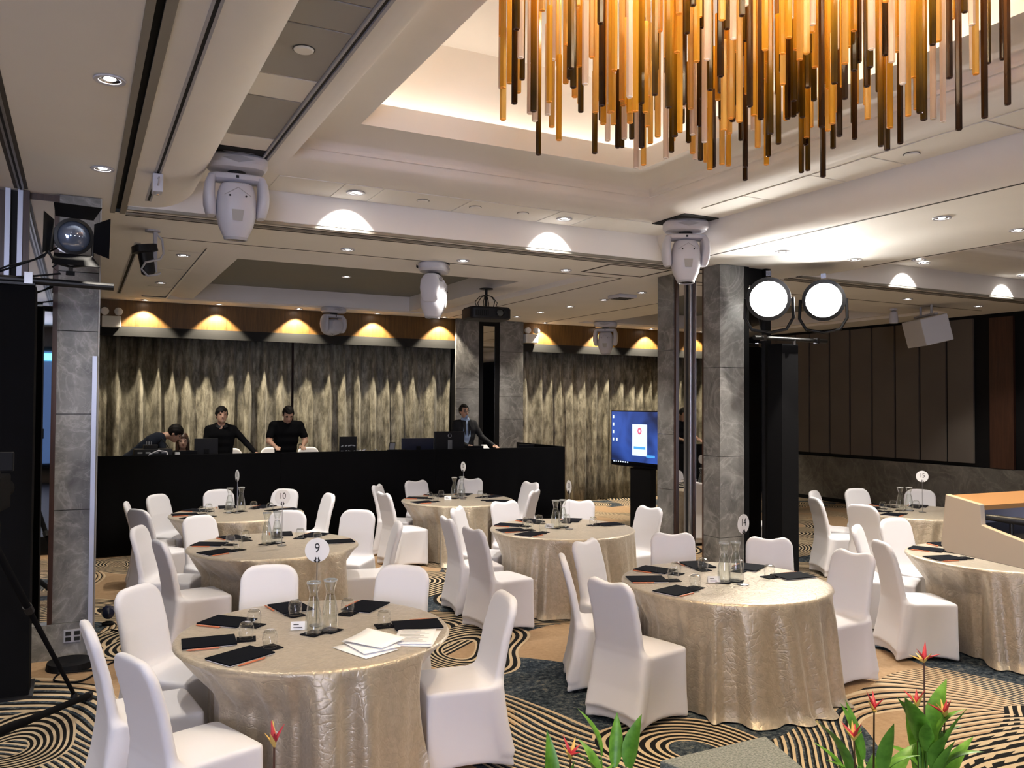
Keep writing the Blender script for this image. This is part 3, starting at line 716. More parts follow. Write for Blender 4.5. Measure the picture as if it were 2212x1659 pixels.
# hanging loudspeaker
t = empty('ceiling_speaker', (12.5, 9.28, ZC), rad(62), 'white wedge loudspeaker hanging near the dark panelled wall', 'speaker')
[MB().tube([(q, 0, 0), (q, 0, -.16)], .02, 8).build('hanger', 'white_plastic2', t) for q in (-.25, .12)]; MB().cbox((-.05, 0, -.16), (.72, .06, .03)).build('hanger_bar', 'white_plastic2', t)
T = Matrix.Translation((-.02, 0, -.42)) @ Matrix.Rotation(rad(-14), 4, 'X')
MB().prism([(-.46, -.20), (.40, -.20), (.52, .06), (.30, .20), (-.36, .20)], -.22, .22, T).build('cabinet', 'white_plastic', t, bevel=.012)
MB().box(-.44, .385, -.208, -.201, -.20, .20, T).build('grille', 'white_plastic2', t)
MB().lathe([(.035, -.004), (.035, .004)], (0, 0, 0), 14, 'x').build('knob', 'dark_plastic', t, loc=tuple(T @ Vector((.475, -.08, -.02))), rot=(0, 0, rad(-25)))
t = empty('ceiling_camera', (12.35, 9.75, ZC), 0, 'small white ceiling spotlight beside the hanging loudspeaker', 'ceiling light')
MB().lathe([(.06, -.03), (.06, 0)], n=16).build('mount', 'white_plastic', t); MB().lathe([(.07, -.25), (.075, -.2), (.06, -.06), (.02, -.03)], n=18).build('shade', 'white_plastic', t, 40)
# ceiling spotlight with looping cable behind the left tower
t = empty('hanging_spotlight', (.62, 8.85, ZC), rad(10), 'dark ceiling spotlight with a pale looping cable, behind the left tower', 'stage light')
MB().lathe([(.07, -.015), (.07, 0)], n=18).build('mount', 'white_plastic2', t); MB().cbox((.02, -.02, -.21), (.035, .03, .40)).build('bracket', 'white_plastic2', t)
T = Matrix.Translation((-.07, 0, -.20)) @ Matrix.Rotation(rad(-10), 4, 'Y')
MB().rings([[tuple(T @ Vector(p)) for p in sq_ring(.085 * a, .085 * a, z, 20, 4)] for z, a in ((.05, 1.0), (.045, 1.25), (-.02, 1.3), (-.03, .75), (-.22, .70), (-.24, .5))]).build('housing', 'dark_plastic', t, 30)
MB().tube([(.02, -.02, -.02), (.09, 0, -.08), (.10, -.02, -.22), (.06, -.05, -.28), (-.08, -.08, -.33), (-.12, -.09, -.40), (-.06, -.09, -.46), (.02, -.08, -.44), (.06, -.06, -.42)], .011, 8).build('cable', 'white_plastic2', t, 60)
# emergency twin lamps on the valance
for x, z, l in ((.46, 3.36, 'white twin-head emergency light on the valance beside the left pier'), (8.19, 3.40, 'white twin-head emergency light on the valance right of the mirrored pier')):
    t = empty('emergency_light', (x, 15.05, z), 0, l, 'emergency light', 'twin-head emergency lights')
    MB().box(-.14, .14, -.06, .07, -.10, .08).build('housing', 'white_lamp', t, bevel=.01)
    for s in (-1, 1):
        hd = MB().lathe([(.03, .05), (.06, .02), (.065, -.03), (.058, -.05)], (s * .10, -.04, .15), 16, 'y').build('lamp_head', 'white_lamp', t, 40)
        MB().lathe([(.055, -.052), (.02, -.062)], (s * .10, -.04, .15), 14, 'y').build('lens', 'white_paper', hd, 40)

# ------------------------------------------------------------------ chandelier
ch = empty('chandelier', (2.98, 3.15, 5.2), 0, 'chandelier of amber, brown and clear hanging glass rods in the ceiling coffer', 'chandelier')
MB().rings([sq_ring(1.15, 1.15, -.05, 40, 6), sq_ring(1.18, 1.18, -.02, 40, 6), sq_ring(1.18, 1.18, 0, 40, 6)]).build('canopy', 'coffer_white', ch, 30)
def hexrod(L, r=.0165):
    mb = MB()
    R = [[(q * math.cos(PI / 3 * j), q * math.sin(PI / 3 * j), z) for j in range(6)] for q, z in ((r, L), (r, .004))]
    mb.rings(R, False, True if False else False); mb.mat(1)
    R2 = [[(q * math.cos(PI / 3 * j), q * math.sin(PI / 3 * j), z) for j in range(6)] for q, z in ((r, .004), (r * .88, 0), (r * .60, .002))]
    mb.rings(R2, False, False); mb.mat(0)
    R3 = [[(q * math.cos(PI / 3 * j), q * math.sin(PI / 3 * j), z) for j in range(6)] for q, z in ((r * .60, .002), (r * .01, .003))]
    mb.rings(R3, False, True)
    mb.add([(r * math.cos(PI / 3 * j), r * math.sin(PI / 3 * j), L) for j in range(6)], [(0, 1, 2, 3, 4, 5)])
    return mb
LENS = (.48, .75, 1.0, 1.25)
RODS = {}
for m, rim in (('rod_amber', 'rod_rim_amber'), ('rod_honey', 'rod_rim_amber'), ('rod_brown', 'rod_rim_dark'), ('rod_dark', 'rod_rim_dark'), ('rod_clear', 'rod_rim_clear')):
    for L in LENS: RODS[m, L] = hexrod(L).mesh('glass_rod', [m, rim], 25)
rnd = random.Random(11); pts = []; wires = MB()
yaw = YAW; cnt = 0
def in_field(x, y): return abs((x - 2.98) / 1.13) ** 5 + abs((y - 3.05) / 1.2) ** 5 <= 1
sp = .094; row = 0
y = 1.8
while y < 4.3:
    x = 1.82 + (row % 2) * sp / 2
    while x < 4.2:
        px, py = x + rnd.uniform(-.03, .03), y + rnd.uniform(-.03, .03)
        dep_ = px * math.sin(yaw) + py * math.cos(yaw)
        if in_field(px, py) and dep_ > 3.02 and rnd.random() < .88: pts.append((px, py, dep_))
        x += sp
    y += sp * .9; row += 1
pts.sort(key=lambda p: -p[2])
for k, (px, py, d) in enumerate(pts[:300]):
    q = rnd.random(); m = 'rod_amber' if q < .20 else 'rod_honey' if q < .40 else 'rod_brown' if q < .63 else 'rod_dark' if q < .78 else 'rod_clear'
    L = rnd.choice((.48, .75, .75, 1.0, 1.0, 1.25))
    edge = max(abs((px - 2.98) / 1.13), abs((py - 3.05) / 1.2))
    zb = 3.46 + (rnd.random() ** 1.15) * .62
    if L < .5: zb = max(zb, 3.5)
    inst(RODS[m, L], 'glass_rod', ch, (px - 2.98, py - 3.15, zb - 5.2), (0, 0, rnd.random() * 1.05))
    wires.box(px - 2.98 - .0012, px - 2.98 + .0012, py - 3.15 - .0012, py - 3.15 + .0012, zb + L - 5.2, -.04)
w = wires.build('suspension_wires', 'grey_metal', ch); w['kind'] = 'stuff'
for a, b in ((-.6, -.6), (.6, -.6), (-.6, .6), (.6, .6), (0, 0)):
    lp_ = MB().lathe([(.05, -.055), (.05, -.05)], (a, b, 0), 16).build('lamp_disc', 'lamp_glow', ch)
    l = spot('lamp', (a, b, -.08), (a, b, -2), K_CHAND, 150, .6, (1, .82, .55), .12); l.parent = ch

# ================================================================== chairs
def chair_meshes(crown):
    res = .0115
    X, Y, Z = grid((-.34, -.48, -.03), (.34, .34, 1.0), res)
    t = np.clip(Z / .46, 0, 1)
    # skirt below the seat: corners pulled out to the feet, sides hollow
    hx = .222 + .018 * (1 - t) ** 1.5; yb = -.225 - .095 * (1 - t) ** 1.3; yf = .205 + .010 * (1 - t)
    yc, hy = (yb + yf) / 2, (yf - yb) / 2
    u, v = X / hx, (Y - yc) / hy
    con = .17 * np.sin(np.clip(1 - t, 0, 1) * PI * .62)
    uu, vv = np.clip(u, -1, 1), np.clip(v, -1, 1)
    d1 = (np.abs(u) - 1 + con * (1 - vv ** 2)) * hx; d2 = (np.abs(v) - 1 + con * .8 * (1 - uu ** 2)) * hy
    k = .035
    side = -smin(-d1, -d2, k)
    hem = .035 * (1 - (uu * vv) ** 2) - .002
    dome = .462 + .020 * (1 - uu ** 2) * (1 - vv ** 2)
    skirt = -smin(-side, -np.maximum(Z - dome, hem - Z), .022)
    # back: leaning slab with round top corners, running on down behind the seat
    zc = np.array([0, .25, .46, .70, .95]); yl = np.array([-.300, -.238, -.215, -.262, -.335])
    ybk = np.interp(Z, zc, yl)
    top = .925 + (.016 * np.cos(X / .19 * PI * 1.0) * -1 * np.exp(-(X / .16) ** 2) + .010 if crown else .012 * (1 - (X / .2) ** 2))
    hw = .198 + .014 * np.clip((.55 - Z) / .5, 0, 1) - .006 * np.clip((Z - .6) / .35, 0, 1)
    r = .085 if crown else .10
    qx = np.abs(X) - (hw - r); qz = Z - (top - r)
    d2d = np.where((qx > 0) & (qz > 0), np.hypot(np.maximum(qx, 0), np.maximum(qz, 0)) - r, np.maximum(qx, qz) - r)
    th = .026 + .006 * np.clip((.6 - Z) / .5, 0, 1)
    back = -smin(-d2d, -(np.abs(Y - ybk) - th), .03)
    back = np.maximum(back, .10 - Z)
    F = smin(skirt, back, .055)
    F = np.maximum(F, .002 - Z)
    V, Q = surface(F, (-.34, -.48, -.03), res)
    # normals of the joined cover, kept on the three sewn parts
    me = bpy.data.meshes.new('tmp'); me.from_pydata(V.tolist(), [], Q.tolist()); me.update()
    nv = np.zeros(len(V) * 3); me.vertices.foreach_get('normal', nv); nv = nv.reshape(-1, 3)
    bpy.data.meshes.remove(me)
    C = V[Q].mean(1); nz = nv[Q].mean(1)[:, 2]
    seat = (C[:, 2] > .425) & (C[:, 1] > -.185) & (C[:, 2] < .56)
    bk = ~seat & (C[:, 2] > .455)
    out = []
    for nm, sel in (('seat', seat), ('backrest', bk), ('skirt', ~seat & ~bk)):
        f = Q[sel]; ids, inv = np.unique(f, return_inverse=True); f2 = inv.reshape(f.shape)
        m = bpy.data.meshes.new(nm); m.from_pydata(V[ids].tolist(), [], f2.tolist()); m.materials.append(MATS['chair_white'])
        m.polygons.foreach_set('use_smooth', [True] * len(m.polygons)); m.update()
        m.normals_split_custom_set_from_vertices(nv[ids].tolist())
        out.append((nm, m))
    return out
CHM = [chair_meshes(False), chair_meshes(True)]
def chair(x, y, rz, variant, label, group, z=0):
    t = empty('banquet_chair', (x, y, z), rz, label, 'chair', group)
    for nm, m in CHM[variant]: inst(m, nm, t)
    return t

# tables: number -> (centre, chairs as (back-top x, y, where, key), carafes, sign offset, sign turn)
TB = {
 9: ((1.22, 4.78), [(.06, 4.77, 'seen edge-on at the far left', 'leftmost'), (.23, 4.07, 'back turned, nearest the camera', 'nearest'), (.39, 5.62, 'facing the camera below the left pier', 'left-hand'), (1.15, 5.90, 'far side, left of the carafes', 'far'), (1.93, 5.45, 'far side, right of the carafes', 'far right'), (2.27, 4.47, 'right side, in profile by the loose papers', 'right-hand')], [(-.03, -.07), (.07, -.05)], (.03, .10), 0),
 10: ((1.61, 7.83), [(.55, 8.33, 'leftmost, facing right', 'leftmost'), (.61, 7.39, 'front left, back edge-on', 'front left'), (1.11, 8.68, 'far side, left of the carafes', 'far left'), (1.95, 8.84, 'far side, behind the number sign', 'far'), (2.64, 8.62, 'far right, facing the camera', 'far right'), (2.72, 7.59, 'right side, in profile', 'right-hand')], [(-.06, .03), (.04, .07)], (.05, -.09), 12),
 11: ((1.68, 10.24), [(.59, 9.71, 'front left, mostly hidden by other chairs', 'front left'), (.68, 10.31, 'left, only a narrow edge showing', 'leftmost'), (.88, 11.01, 'far left, facing right', 'far left'), (1.63, 11.10, 'far side, left of the carafes', 'far'), (2.32, 10.95, 'far side, right of the carafes', 'far right'), (2.66, 10.34, 'right side, in profile', 'right-hand')], [(-.08, .05), (.06, .11)], (-.01, -.03), -72),
 12: ((4.58, 10.46), [(3.69, 11.16, 'far left, mostly hidden', 'far left'), (3.43, 10.16, 'front left, back turned, whole skirt showing', 'front left'), (4.38, 11.54, 'far side, left of the carafes', 'far'), (5.27, 11.57, 'far side, behind the number sign', 'far right'), (5.82, 10.67, 'right side, facing left', 'right-hand'), (5.27, 9.71, 'front right, shaded grey back', 'front right')], [(.0, .12), (.13, .16)], (.09, .02), -62),
 13: ((4.52, 7.60), [(3.25, 7.69, 'left side, in profile', 'left-hand'), (3.68, 8.39, 'far left, facing right', 'far left'), (3.19, 6.94, 'front left, pulled out, back turned', 'front left'), (4.38, 8.69, 'far side, left of the carafes', 'far'), (5.22, 8.41, 'far side, right of the number sign', 'far right'), (5.61, 7.56, 'right side, beside the middle pier', 'right-hand')], [(-.07, .02), (.03, .04)], (.03, -.09), -68),
 14: ((4.26, 4.82), [(3.27, 5.40, 'left side, in profile', 'left-hand'), (3.82, 5.83, 'far left, facing right', 'far left'), (3.03, 4.51, 'front left, back turned, largest of its table', 'nearest'), (4.53, 5.87, 'far side, in front of the middle pier', 'far'), (5.23, 5.35, 'far side, in front of the black tower', 'far right'), (5.30, 4.61, 'right side, facing left', 'right-hand')], [(-.05, -.05), (.05, -.06)], (.02, -.17), 55),
 15: ((9.2, 6.95), [(8.66, 8.08, 'far left, facing right', 'far left'), (8.04, 7.40, 'left side, edge-on', 'left-hand'), (7.98, 6.77, 'front left, shaded grey back', 'front left'), (9.43, 8.04, 'far side, left of the carafes', 'far'), (10.12, 7.60, 'far side, right of the carafes', 'far right')], [(-.13, .13), (-.02, .09)], (.0, -.08), 5),
 16: ((7.12, 4.56), [(6.58, 5.56, 'left side, half hidden behind another chair', 'left-hand'), (5.95, 4.83, 'front left, back turned', 'front left'), (7.25, 5.72, 'far side, facing the camera', 'far'), (7.98, 5.42, 'far side, cut by the lectern', 'far right')], [], None, 0),
}
TT = .762
NW = {9: 'nine', 10: 'ten', 11: 'eleven', 12: 'twelve', 13: 'thirteen', 14: 'fourteen', 15: 'fifteen'}
def tname(n): return 'table %s' % NW[n] if n < 16 else 'the table behind the lectern'
top_me = MB().lathe([(.60, .712), (.62, .718), (.62, .740), (.60, .745)], n=40).mesh('table_top', 'wood_brown', 40)
def cloth_mesh(seed, seats):
    rnd = random.Random(seed); n = 288; R = []
    ph = [rnd.random() * 6.28 for _ in range(8)]; fr = [21 + rnd.randrange(-2, 3), 13 + rnd.randrange(-2, 3), 34, 6]
    am = [rnd.uniform(.5, 1.1) for _ in range(4)]
    levels = [(.002, .759, 0), (.3, .760, 0), (.55, .760, 0), (.70, .7605, 0), (.738, .7595, 0), (.750, .754, 0), (.7565, .742, 0)]
    for r, z, a in levels: R.append([(r * math.cos(2 * PI * j / n), r * math.sin(2 * PI * j / n), z) for j in range(n)])
    K_ = 22
    for i in range(1, K_ + 1):
        t = i / K_; z = .742 * (1 - t) + .012 * t
        ring = []
        for j in range(n):
            th = 2 * PI * j / n
            w = th + .06 * math.sin(3 * th + ph[4]) + t * .10 * math.sin(2 * th + ph[5])
            f = (am[0] * math.sin(fr[0] * w + ph[0]) + .8 * am[1] * math.sin(fr[1] * w + ph[1]) + .35 * am[2] * math.sin(fr[2] * w + ph[2]) + .6 * math.sin(fr[3] * w + ph[3]))
            f = math.tanh(f * 1.2)
            amp = .046 * min(1, t * 5) ** .8 * (.45 + .55 * t)
            r = .757 + .048 * t ** 1.1 + amp * f + .006 * t
            if t > .94: r += .035 * (t - .94) / .06 * (1 + .5 * f)
            # pushed in by the chair seats that are tucked under the top
            for (sx, sy, a, sn) in seats:
                front = math.hypot(sx, sy) - .262 - .20 * sn
                dth = abs((th - a + PI) % (2 * PI) - PI); th0 = math.atan((.262 + .05 * sn) / front)
                w_ = min(1, max(0, (th0 + .17 - dth) / .13)); hz = min(1, max(0, (.752 - z) / .235))
                k_ = w_ * w_ * (3 - 2 * w_) * hz
                r2_ = front / math.cos(min(dth, th0)) - .016 + .012 * f
                if r > r2_: r = r + (r2_ - r) * k_
            ring.append((r * math.cos(th), r * math.sin(th), z))
        R.append(ring)
    mb = MB(); mb.rings(R, True, False)
    return mb.mesh('tablecloth', 'champagne_satin', 80)

# chairs must not run into one another: overlapping neighbours are drawn back from their table
ROT = {(9, 1): -.27, (9, 0): .10, (9, 3): -.30, (9, 4): .14, (9, 5): .15, (13, 2): -.36, (14, 3): -.18, (14, 4): .36, (14, 5): .28, (16, 1): -.25, (10, 1): -.22, (12, 1): -.14, (10, 4): .25, (13, 5): .2}
def face(c, b, n, k):
    d = Vector((c[0] - b[0], c[1] - b[1])).normalized(); d.rotate(Matrix.Rotation(ROT.get((n, k), 0), 2)); return d
def foot(c, b, n, k):
    d = face(c, b, n, k); m = Vector((b[0], b[1])) + d * .325; s = Vector((-d.y, d.x))
    return [m + d * u + s * v for u, v in ((.222, .228), (.222, -.228), (-.34, -.228), (-.34, .228))]
def hit(A, Bq):
    for P_ in (A, Bq):
        for i in range(4):
            e = P_[(i + 1) % 4] - P_[i]; n_ = Vector((-e.y, e.x))
            a = [n_.dot(p) for p in A]; b = [n_.dot(p) for p in Bq]
            if max(a) <= min(b) or max(b) <= min(a): return False
    return True
ALLC = []
for n, T_ in TB.items():
    c, chs = T_[0], T_[1]
    for k, (bx, by, a_, b_) in enumerate(chs):
        d = Vector((bx - c[0], by - c[1])); d = d.normalized() * max(d.length, 1.10); ALLC.append([c, [c[0] + d.x, c[1] + d.y], n, k])
for it in range(60):
    moved = False
    for i in range(len(ALLC)):
        for j in range(i):
            if (Vector(ALLC[i][1]) - Vector(ALLC[j][1])).length < 1.2 and hit(foot(*ALLC[i]), foot(*ALLC[j])):
                same = ALLC[i][2] == ALLC[j][2]
                for q, o_ in ((i, j), (j, i)):
                    C_, b = ALLC[q][0], ALLC[q][1]; d = Vector((b[0] - C_[0], b[1] - C_[1])).normalized(); s_ = Vector((-d.y, d.x))
                    sg = 1 if s_.dot(Vector(b) - Vector(ALLC[o_][1])) > 0 else -1
                    st = d * .006 + s_ * sg * .008 if same else (Vector(b) - Vector(ALLC[o_][1])).normalized() * .01
                    b[0] += st.x; b[1] += st.y
                moved = True
    if not moved: break
for C_, b, n, k in ALLC:
    TB[n][1][k] = (b[0], b[1], TB[n][1][k][2], TB[n][1][k][3])

pad_me = MB().box(-.137, .137, -.1, .1, 0, .007).mesh('cover', 'navy_pad')
page_me = MB().box(-.136, .137, -.0985, .0985, -.003, 0).mesh('pages', 'white_paper')
pen_me = MB().tube([(-.075, 0, 0), (.075, 0, 0), (.088, 0, 0)], [.0045, .0045, .001], 6).mesh('pencil', 'pencil_orange', 40)
coast_me = MB().box(-.05, .05, -.05, .05, 0, .004).mesh('coaster', 'coaster')
bowl_me = MB().lathe([(.034, 0), (.036, .004), (.041, .035), (.040, .060), (.034, .082), (.024, .090)], n=24, cap0=False).mesh('glass_wall', 'glass', 60)
foot_me = MB().lathe([(.030, .0775), (.031, .084), (.022, .0875)], n=20).mesh('thick_base', 'glass', 60)
rim_me = MB().lathe([(.033, .0), (.036, .0), (.036, .003), (.033, .003), (.033, 0)], n=24, cap0=False, cap1=False).mesh('rim', 'glass', 60)
car_me = MB().lathe([(.044, 0), (.047, .006), (.0475, .05), (.043, .11), (.033, .165), (.0225, .205), (.0225, .222), (.030, .25), (.0385, .278), (.0385, .284), (.036, .284), (.028, .25), (.0205, .222)], n=28, cap1=False).mesh('glass_body', 'glass', 60)
wat_me = MB().lathe([(.042, .010), (.0445, .05), (.040, .11), (.030, .165), (.021, .200)], n=24).mesh('water', 'water', 60)
carrim_me = MB().lathe([(.0385, .276), (.0395, .280), (.0385, .286), (.036, .286), (.0365, .276)], n=28, cap0=False, cap1=False).mesh('rim', 'glass_rim', 60)
def text_mesh(body, size):
    c = bpy.data.curves.new('number', 'FONT'); c.body = body; c.size = size; c.extrude = .0006; c.align_x = 'CENTER'; c.align_y = 'CENTER'; c.space_character = .92
    o = bpy.data.objects.new('tmp', c); COL.objects.link(o)
    me = bpy.data.meshes.new_from_object(o.evaluated_get(bpy.context.evaluated_depsgraph_get())); bpy.data.objects.remove(o)
    me.materials.clear(); me.materials.append(MATS['ink']); return me

def number_sign(x, y, n, turn):
    to_cam = math.atan2(-y, -x)
    t = empty('table_number_stand', (x, y, TT), to_cam + PI / 2 + rad(turn), 'white round sign numbered %s on a thin metal stand' % NW[n], 'sign', 'table number stands')
    MB().lathe([(.042, 0), (.042, .003), (.012, .006), (.004, .010)], n=24).build('base', 'grey_metal', t, 40)
    MB().lathe([(.0028, .005), (.0028, .375)], n=8).build('pole', 'grey_metal', t)
    d = MB().lathe([(.069, -.0015), (.070, 0), (.069, .0015)], (0, -.004, .435), 36, 'y').build('disc', 'white_paper', t, 40)
    inst(text_mesh(str(n), .078), 'number', d, (0, -.0065, .445), (PI / 2, 0, 0), (.82, 1, 1))
    for s in (-1, 1):
        MB().tube([(s * .006, -.008, .366), (s * .013, -.009, .376), (s * .006, -.009, .388), (s * .009, -.009, .396)], [.005, .006, .003, .002], 8).build('clip', 'ink', t)
    return t

for n, (c, chs, cars, sg, turn) in TB.items():
    tn = tname(n); cx, cy = c
    t = empty('round_table', (cx, cy, 0), 0, 'round banquet table under the cloth of %s' % tn, 'table', 'round banquet tables')
    inst(top_me, 'table_top', t)
    for a in range(4): MB().tube([(.30 * math.cos(a * PI / 2 + .7), .30 * math.sin(a * PI / 2 + .7), 0), (.28 * math.cos(a * PI / 2 + .7), .28 * math.sin(a * PI / 2 + .7), .713)], .016, 8).build('leg', 'black_metal', t)
    seats = []
    for k, (bx, by, _, _) in enumerate(chs):
        dn = face(c, (bx, by), n, k); sx, sy = bx + dn.x * .325 - cx, by + dn.y * .325 - cy
        seats.append((sx, sy, math.atan2(sy, sx), abs(math.sin(ROT.get((n, k), 0)))))
    clo = inst(cloth_mesh(n, seats), 'tablecloth', None, (cx, cy, 0)); tag(clo, 'champagne crushed satin cloth draped to the floor over %s' % tn, 'tablecloth', 'champagne tablecloths')
    for k, (bx, by, where, key) in enumerate(chs):
        dn = face(c, (bx, by), n, k)
        x, y = bx + dn.x * .325, by + dn.y * .325
        rz = math.atan2(dn.y, dn.x) - PI / 2
        chair(x, y, rz, 0 if n in (9, 10, 11, 15, 16) else 1, 'white covered chair at %s, %s' % (tn, where), 'white covered chairs around the tables')
        # place setting before the chair
        e = Vector((bx - cx, by - cy)).normalized(); an = math.atan2(e.y, e.x); s = Vector((-e.y, e.x))
        rr = random.Random(n * 10 + k); tw = rr.uniform(-.16, .16)
        pc = Vector((cx, cy)) + e * .575
        p = empty('notepad', (pc.x, pc.y, TT + .004), an + tw, 'black notepad on %s before its %s chair' % (tn, key), 'notepad', 'black notepads on the tables')
        inst(pad_me, 'cover', p); inst(page_me, 'pages', p)
        pp = pc + s * (.122) + e * .04
        tag(inst(pen_me, 'pencil', None, (pp.x, pp.y, TT + .0052), (0, 0, an + tw)), 'orange pencil beside the notepad of the %s chair, %s' % (key, tn), 'pencil', 'orange pencils on the tables')
        gc = Vector((cx, cy)) + e * .385 + s * .02
        tag(inst(coast_me, 'coaster', None, (gc.x, gc.y, TT), (0, 0, an + tw * 2)), 'black square coaster on %s toward its %s chair' % (tn, key), 'coaster', 'black coasters on the tables')
        gl = empty('tumbler', (gc.x, gc.y, TT + .0045), 0, 'upturned glass tumbler on %s toward its %s chair' % (tn, key), 'glass', 'upturned tumblers on the tables')
        inst(bowl_me, 'glass_wall', gl); inst(foot_me, 'thick_base', gl); inst(rim_me, 'rim', gl)
    for k, (dx, dy) in enumerate(cars):
        sd = ('left', 'right')[k]
        tag(inst(coast_me, 'coaster', None, (cx + dx, cy + dy, TT), (0, 0, .6), (1.05, 1.05, 1)), 'black square mat under the %s carafe of %s' % (sd, tn), 'coaster', 'mats under the carafes')
        g_ = empty('carafe', (cx + dx, cy + dy, TT + .0045), 0, 'clear glass water carafe, %s of the pair on %s' % (sd, tn), 'carafe', 'water carafes on the tables')
        inst(car_me, 'glass_body', g_); inst(wat_me, 'water', g_); inst(carrim_me, 'rim', g_)
    if sg: number_sign(cx + sg[0], cy + sg[1], n, turn)
# tent cards
def tent(x, y, rz, tn):
    t = empty('tent_card', (x, y, TT), rz, 'small folded white tent card by the carafes on %s' % tn, 'card', 'folded tent cards')
    a = MB().add([(-.045, -.018, 0), (.045, -.018, 0), (.045, 0, .045), (-.045, 0, .045)], [(0, 1, 2, 3)]).build('front_leaf', 'white_paper', t)
    MB().add([(-.045, .018, 0), (.045, .018, 0), (.045, 0, .045), (-.045, 0, .045)], [(3, 2, 1, 0)]).build('rear_leaf', 'white_paper', t)
    for k, w in enumerate((.05, .03)): MB().box(-.03, -.03 + w, -.0165 + k * .006, -.015 + k * .006, .012 + k * .015, .016 + k * .015).build('print', 'ink', a)
tent(1.14, 4.84, -.3, 'table nine'); tent(4.14, 4.80, -.5, 'table fourteen'); tent(4.40, 7.66, -.4, 'table thirteen'); tent(4.46, 10.52, -.3, 'table twelve')
# loose papers on table 9
def sheet(x, y, z, rz, w, h, curl, label, lines=True):
    n = 8; R = []
    for i in range(n + 1):
        u = i / n - .5; R.append([(u * w, (j / 4 - .5) * h, .0008 + curl * (u + .5) ** 2 * (.4 + .6 * j / 4)) for j in range(5)])
    mb = MB(); mb.rings(R, False, False, False); o = mb.build('paper_sheet', ['white_paper', 'ink'], None, 60, loc=(x, y, z), rot=(0, 0, rz))
    o.modifiers.new('thickness', 'SOLIDIFY').thickness = .0006
    return tag(o, label, 'paper', 'loose papers on table nine')
sheet(1.36, 4.30, TT + .001, .35, .21, .29, .010, 'loose curled white sheet, lowest of the left pile on table nine'); sheet(1.40, 4.33, TT + .012, .15, .21, .28, .010, 'loose curled white sheet, middle of the left pile on table nine'); sheet(1.43, 4.36, TT + .024, .55, .20, .27, .022, 'loose white sheet on top of the left pile on table nine')
sheet(1.67, 4.36, TT + .001, -.55, .22, .30, .006, 'printed white sheet near the right edge of table nine'); o = sheet(1.665, 4.375, TT + .009, -.47, .21, .29, .004, 'printed white sheet lying on another at the right edge of table nine')
for k in range(9): MB().box(-.085, -.085 + (.11 + .05 * ((k * 7) % 3) / 2), .10 - k * .026, .106 - k * .026, .0052, .0056).build('text_line', 'panel_grey', o)

# ================================================================== control desk
RZ = .30
rs = tag(MB().box(-.55, 7.2, 12.9, 14.9, 0, RZ).build('riser', 'black'), 'black riser platform behind the draped control desk', 'platform')
dk = empty('desk_drape', (3.8, 12.3, 0), 0, 'long black cloth drape hiding the front of the control desk', 'drape')
def drape(x0, x1, y, z1, horiz=True, seed=1):
    n = int(abs(x1 - x0) / .03); R = []
    for z in (.012, .5, 1.0, z1 - .01, z1):
        ring = []
        for j in range(n + 1):
            u = x0 + (x1 - x0) * j / n; f = (.010 * math.sin(u * 19 + seed) + .008 * math.sin(u * 7.3)) * (1.1 - z / z1)
            ring.append((u, y + f, z) if horiz else (y + f, u, z))
        R.append(ring)
    mb = MB(); mb.rings(R, False, False, False); return mb
for a, b in ((.24, 2.62), (2.60, 5.02), (5.00, 7.36)):
    o = drape(a - 3.8, b - 3.8, 0, 1.335).build('front_drape', 'cloth_black', dk, 60); o.modifiers.new('t', 'SOLIDIFY').thickness = .012
o = drape(0, 1.75, 3.56, 1.34, False).build('side_drape', 'cloth_black', dk, 60); o.modifiers.new('t', 'SOLIDIFY').thickness = .012
MB().box(-3.56, 3.56, .012, .03, 1.30, 1.325).build('rail', 'black_metal', dk)
TZ = RZ + .82
for k, (a, b) in enumerate(((.4, 2.25), (2.28, 4.2), (4.23, 5.65), (5.68, 7.2))):
    t = empty('desk_table', ((a + b) / 2, 12.75, 0), 0, 'black folding table behind the desk drape, %s from the left' % ('first', 'second', 'third', 'fourth')[k], 'table', 'tables behind the drape')
    w = (b - a) / 2
    MB().box(-w, w, -.34, .12, TZ - .03, TZ).build('table_top', 'black', t)
    for sx in (-1, 1):
        MB().cbox((sx * (w - .06), -.28, (TZ - .03) / 2), (.035, .035, TZ - .03)).build('leg', 'black_metal', t); MB().cbox((sx * (w - .06), .08, (TZ - .03) / 2), (.035, .035, TZ - .03)).build('leg', 'black_metal', t)
def laptop(x, y, rz, w, h, label, mat='dark_plastic', stickers=0, tilt=-12, z=TZ):
    t = empty('laptop', (x, y, z), rz, label, 'laptop', 'laptops on the control desk')
    MB().box(-w / 2, w / 2, 0.0, .22, 0, .018).build('keyboard_base', 'dark_plastic', t)
    T = Matrix.Translation((0, 0, .018)) @ Matrix.Rotation(rad(-tilt), 4, 'X')
    l = MB().box(-w / 2, w / 2, -.010, 0, 0, h, T).build('lid', mat, t, bevel=.003)
    MB().box(-w / 2 + .01, w / 2 - .01, 0, .002, .012, h - .01, T).build('screen', 'monitor_navy', l)
    rr = random.Random(5)
    for k in range(stickers):
        cx_, cz = (-.09 + .06 * (k % 4)), .06 + .075 * (k // 4) + rr.uniform(-.01, .01); ww = rr.uniform(.016, .03)
        MB().box(-ww, ww, -.0125, -.0105, -.009, .009, T @ Matrix.Translation((cx_, 0, cz)) @ Matrix.Rotation(rr.uniform(-.6, .6), 4, 'Y')).build('sticker', 'grey_tape', l)
    return t
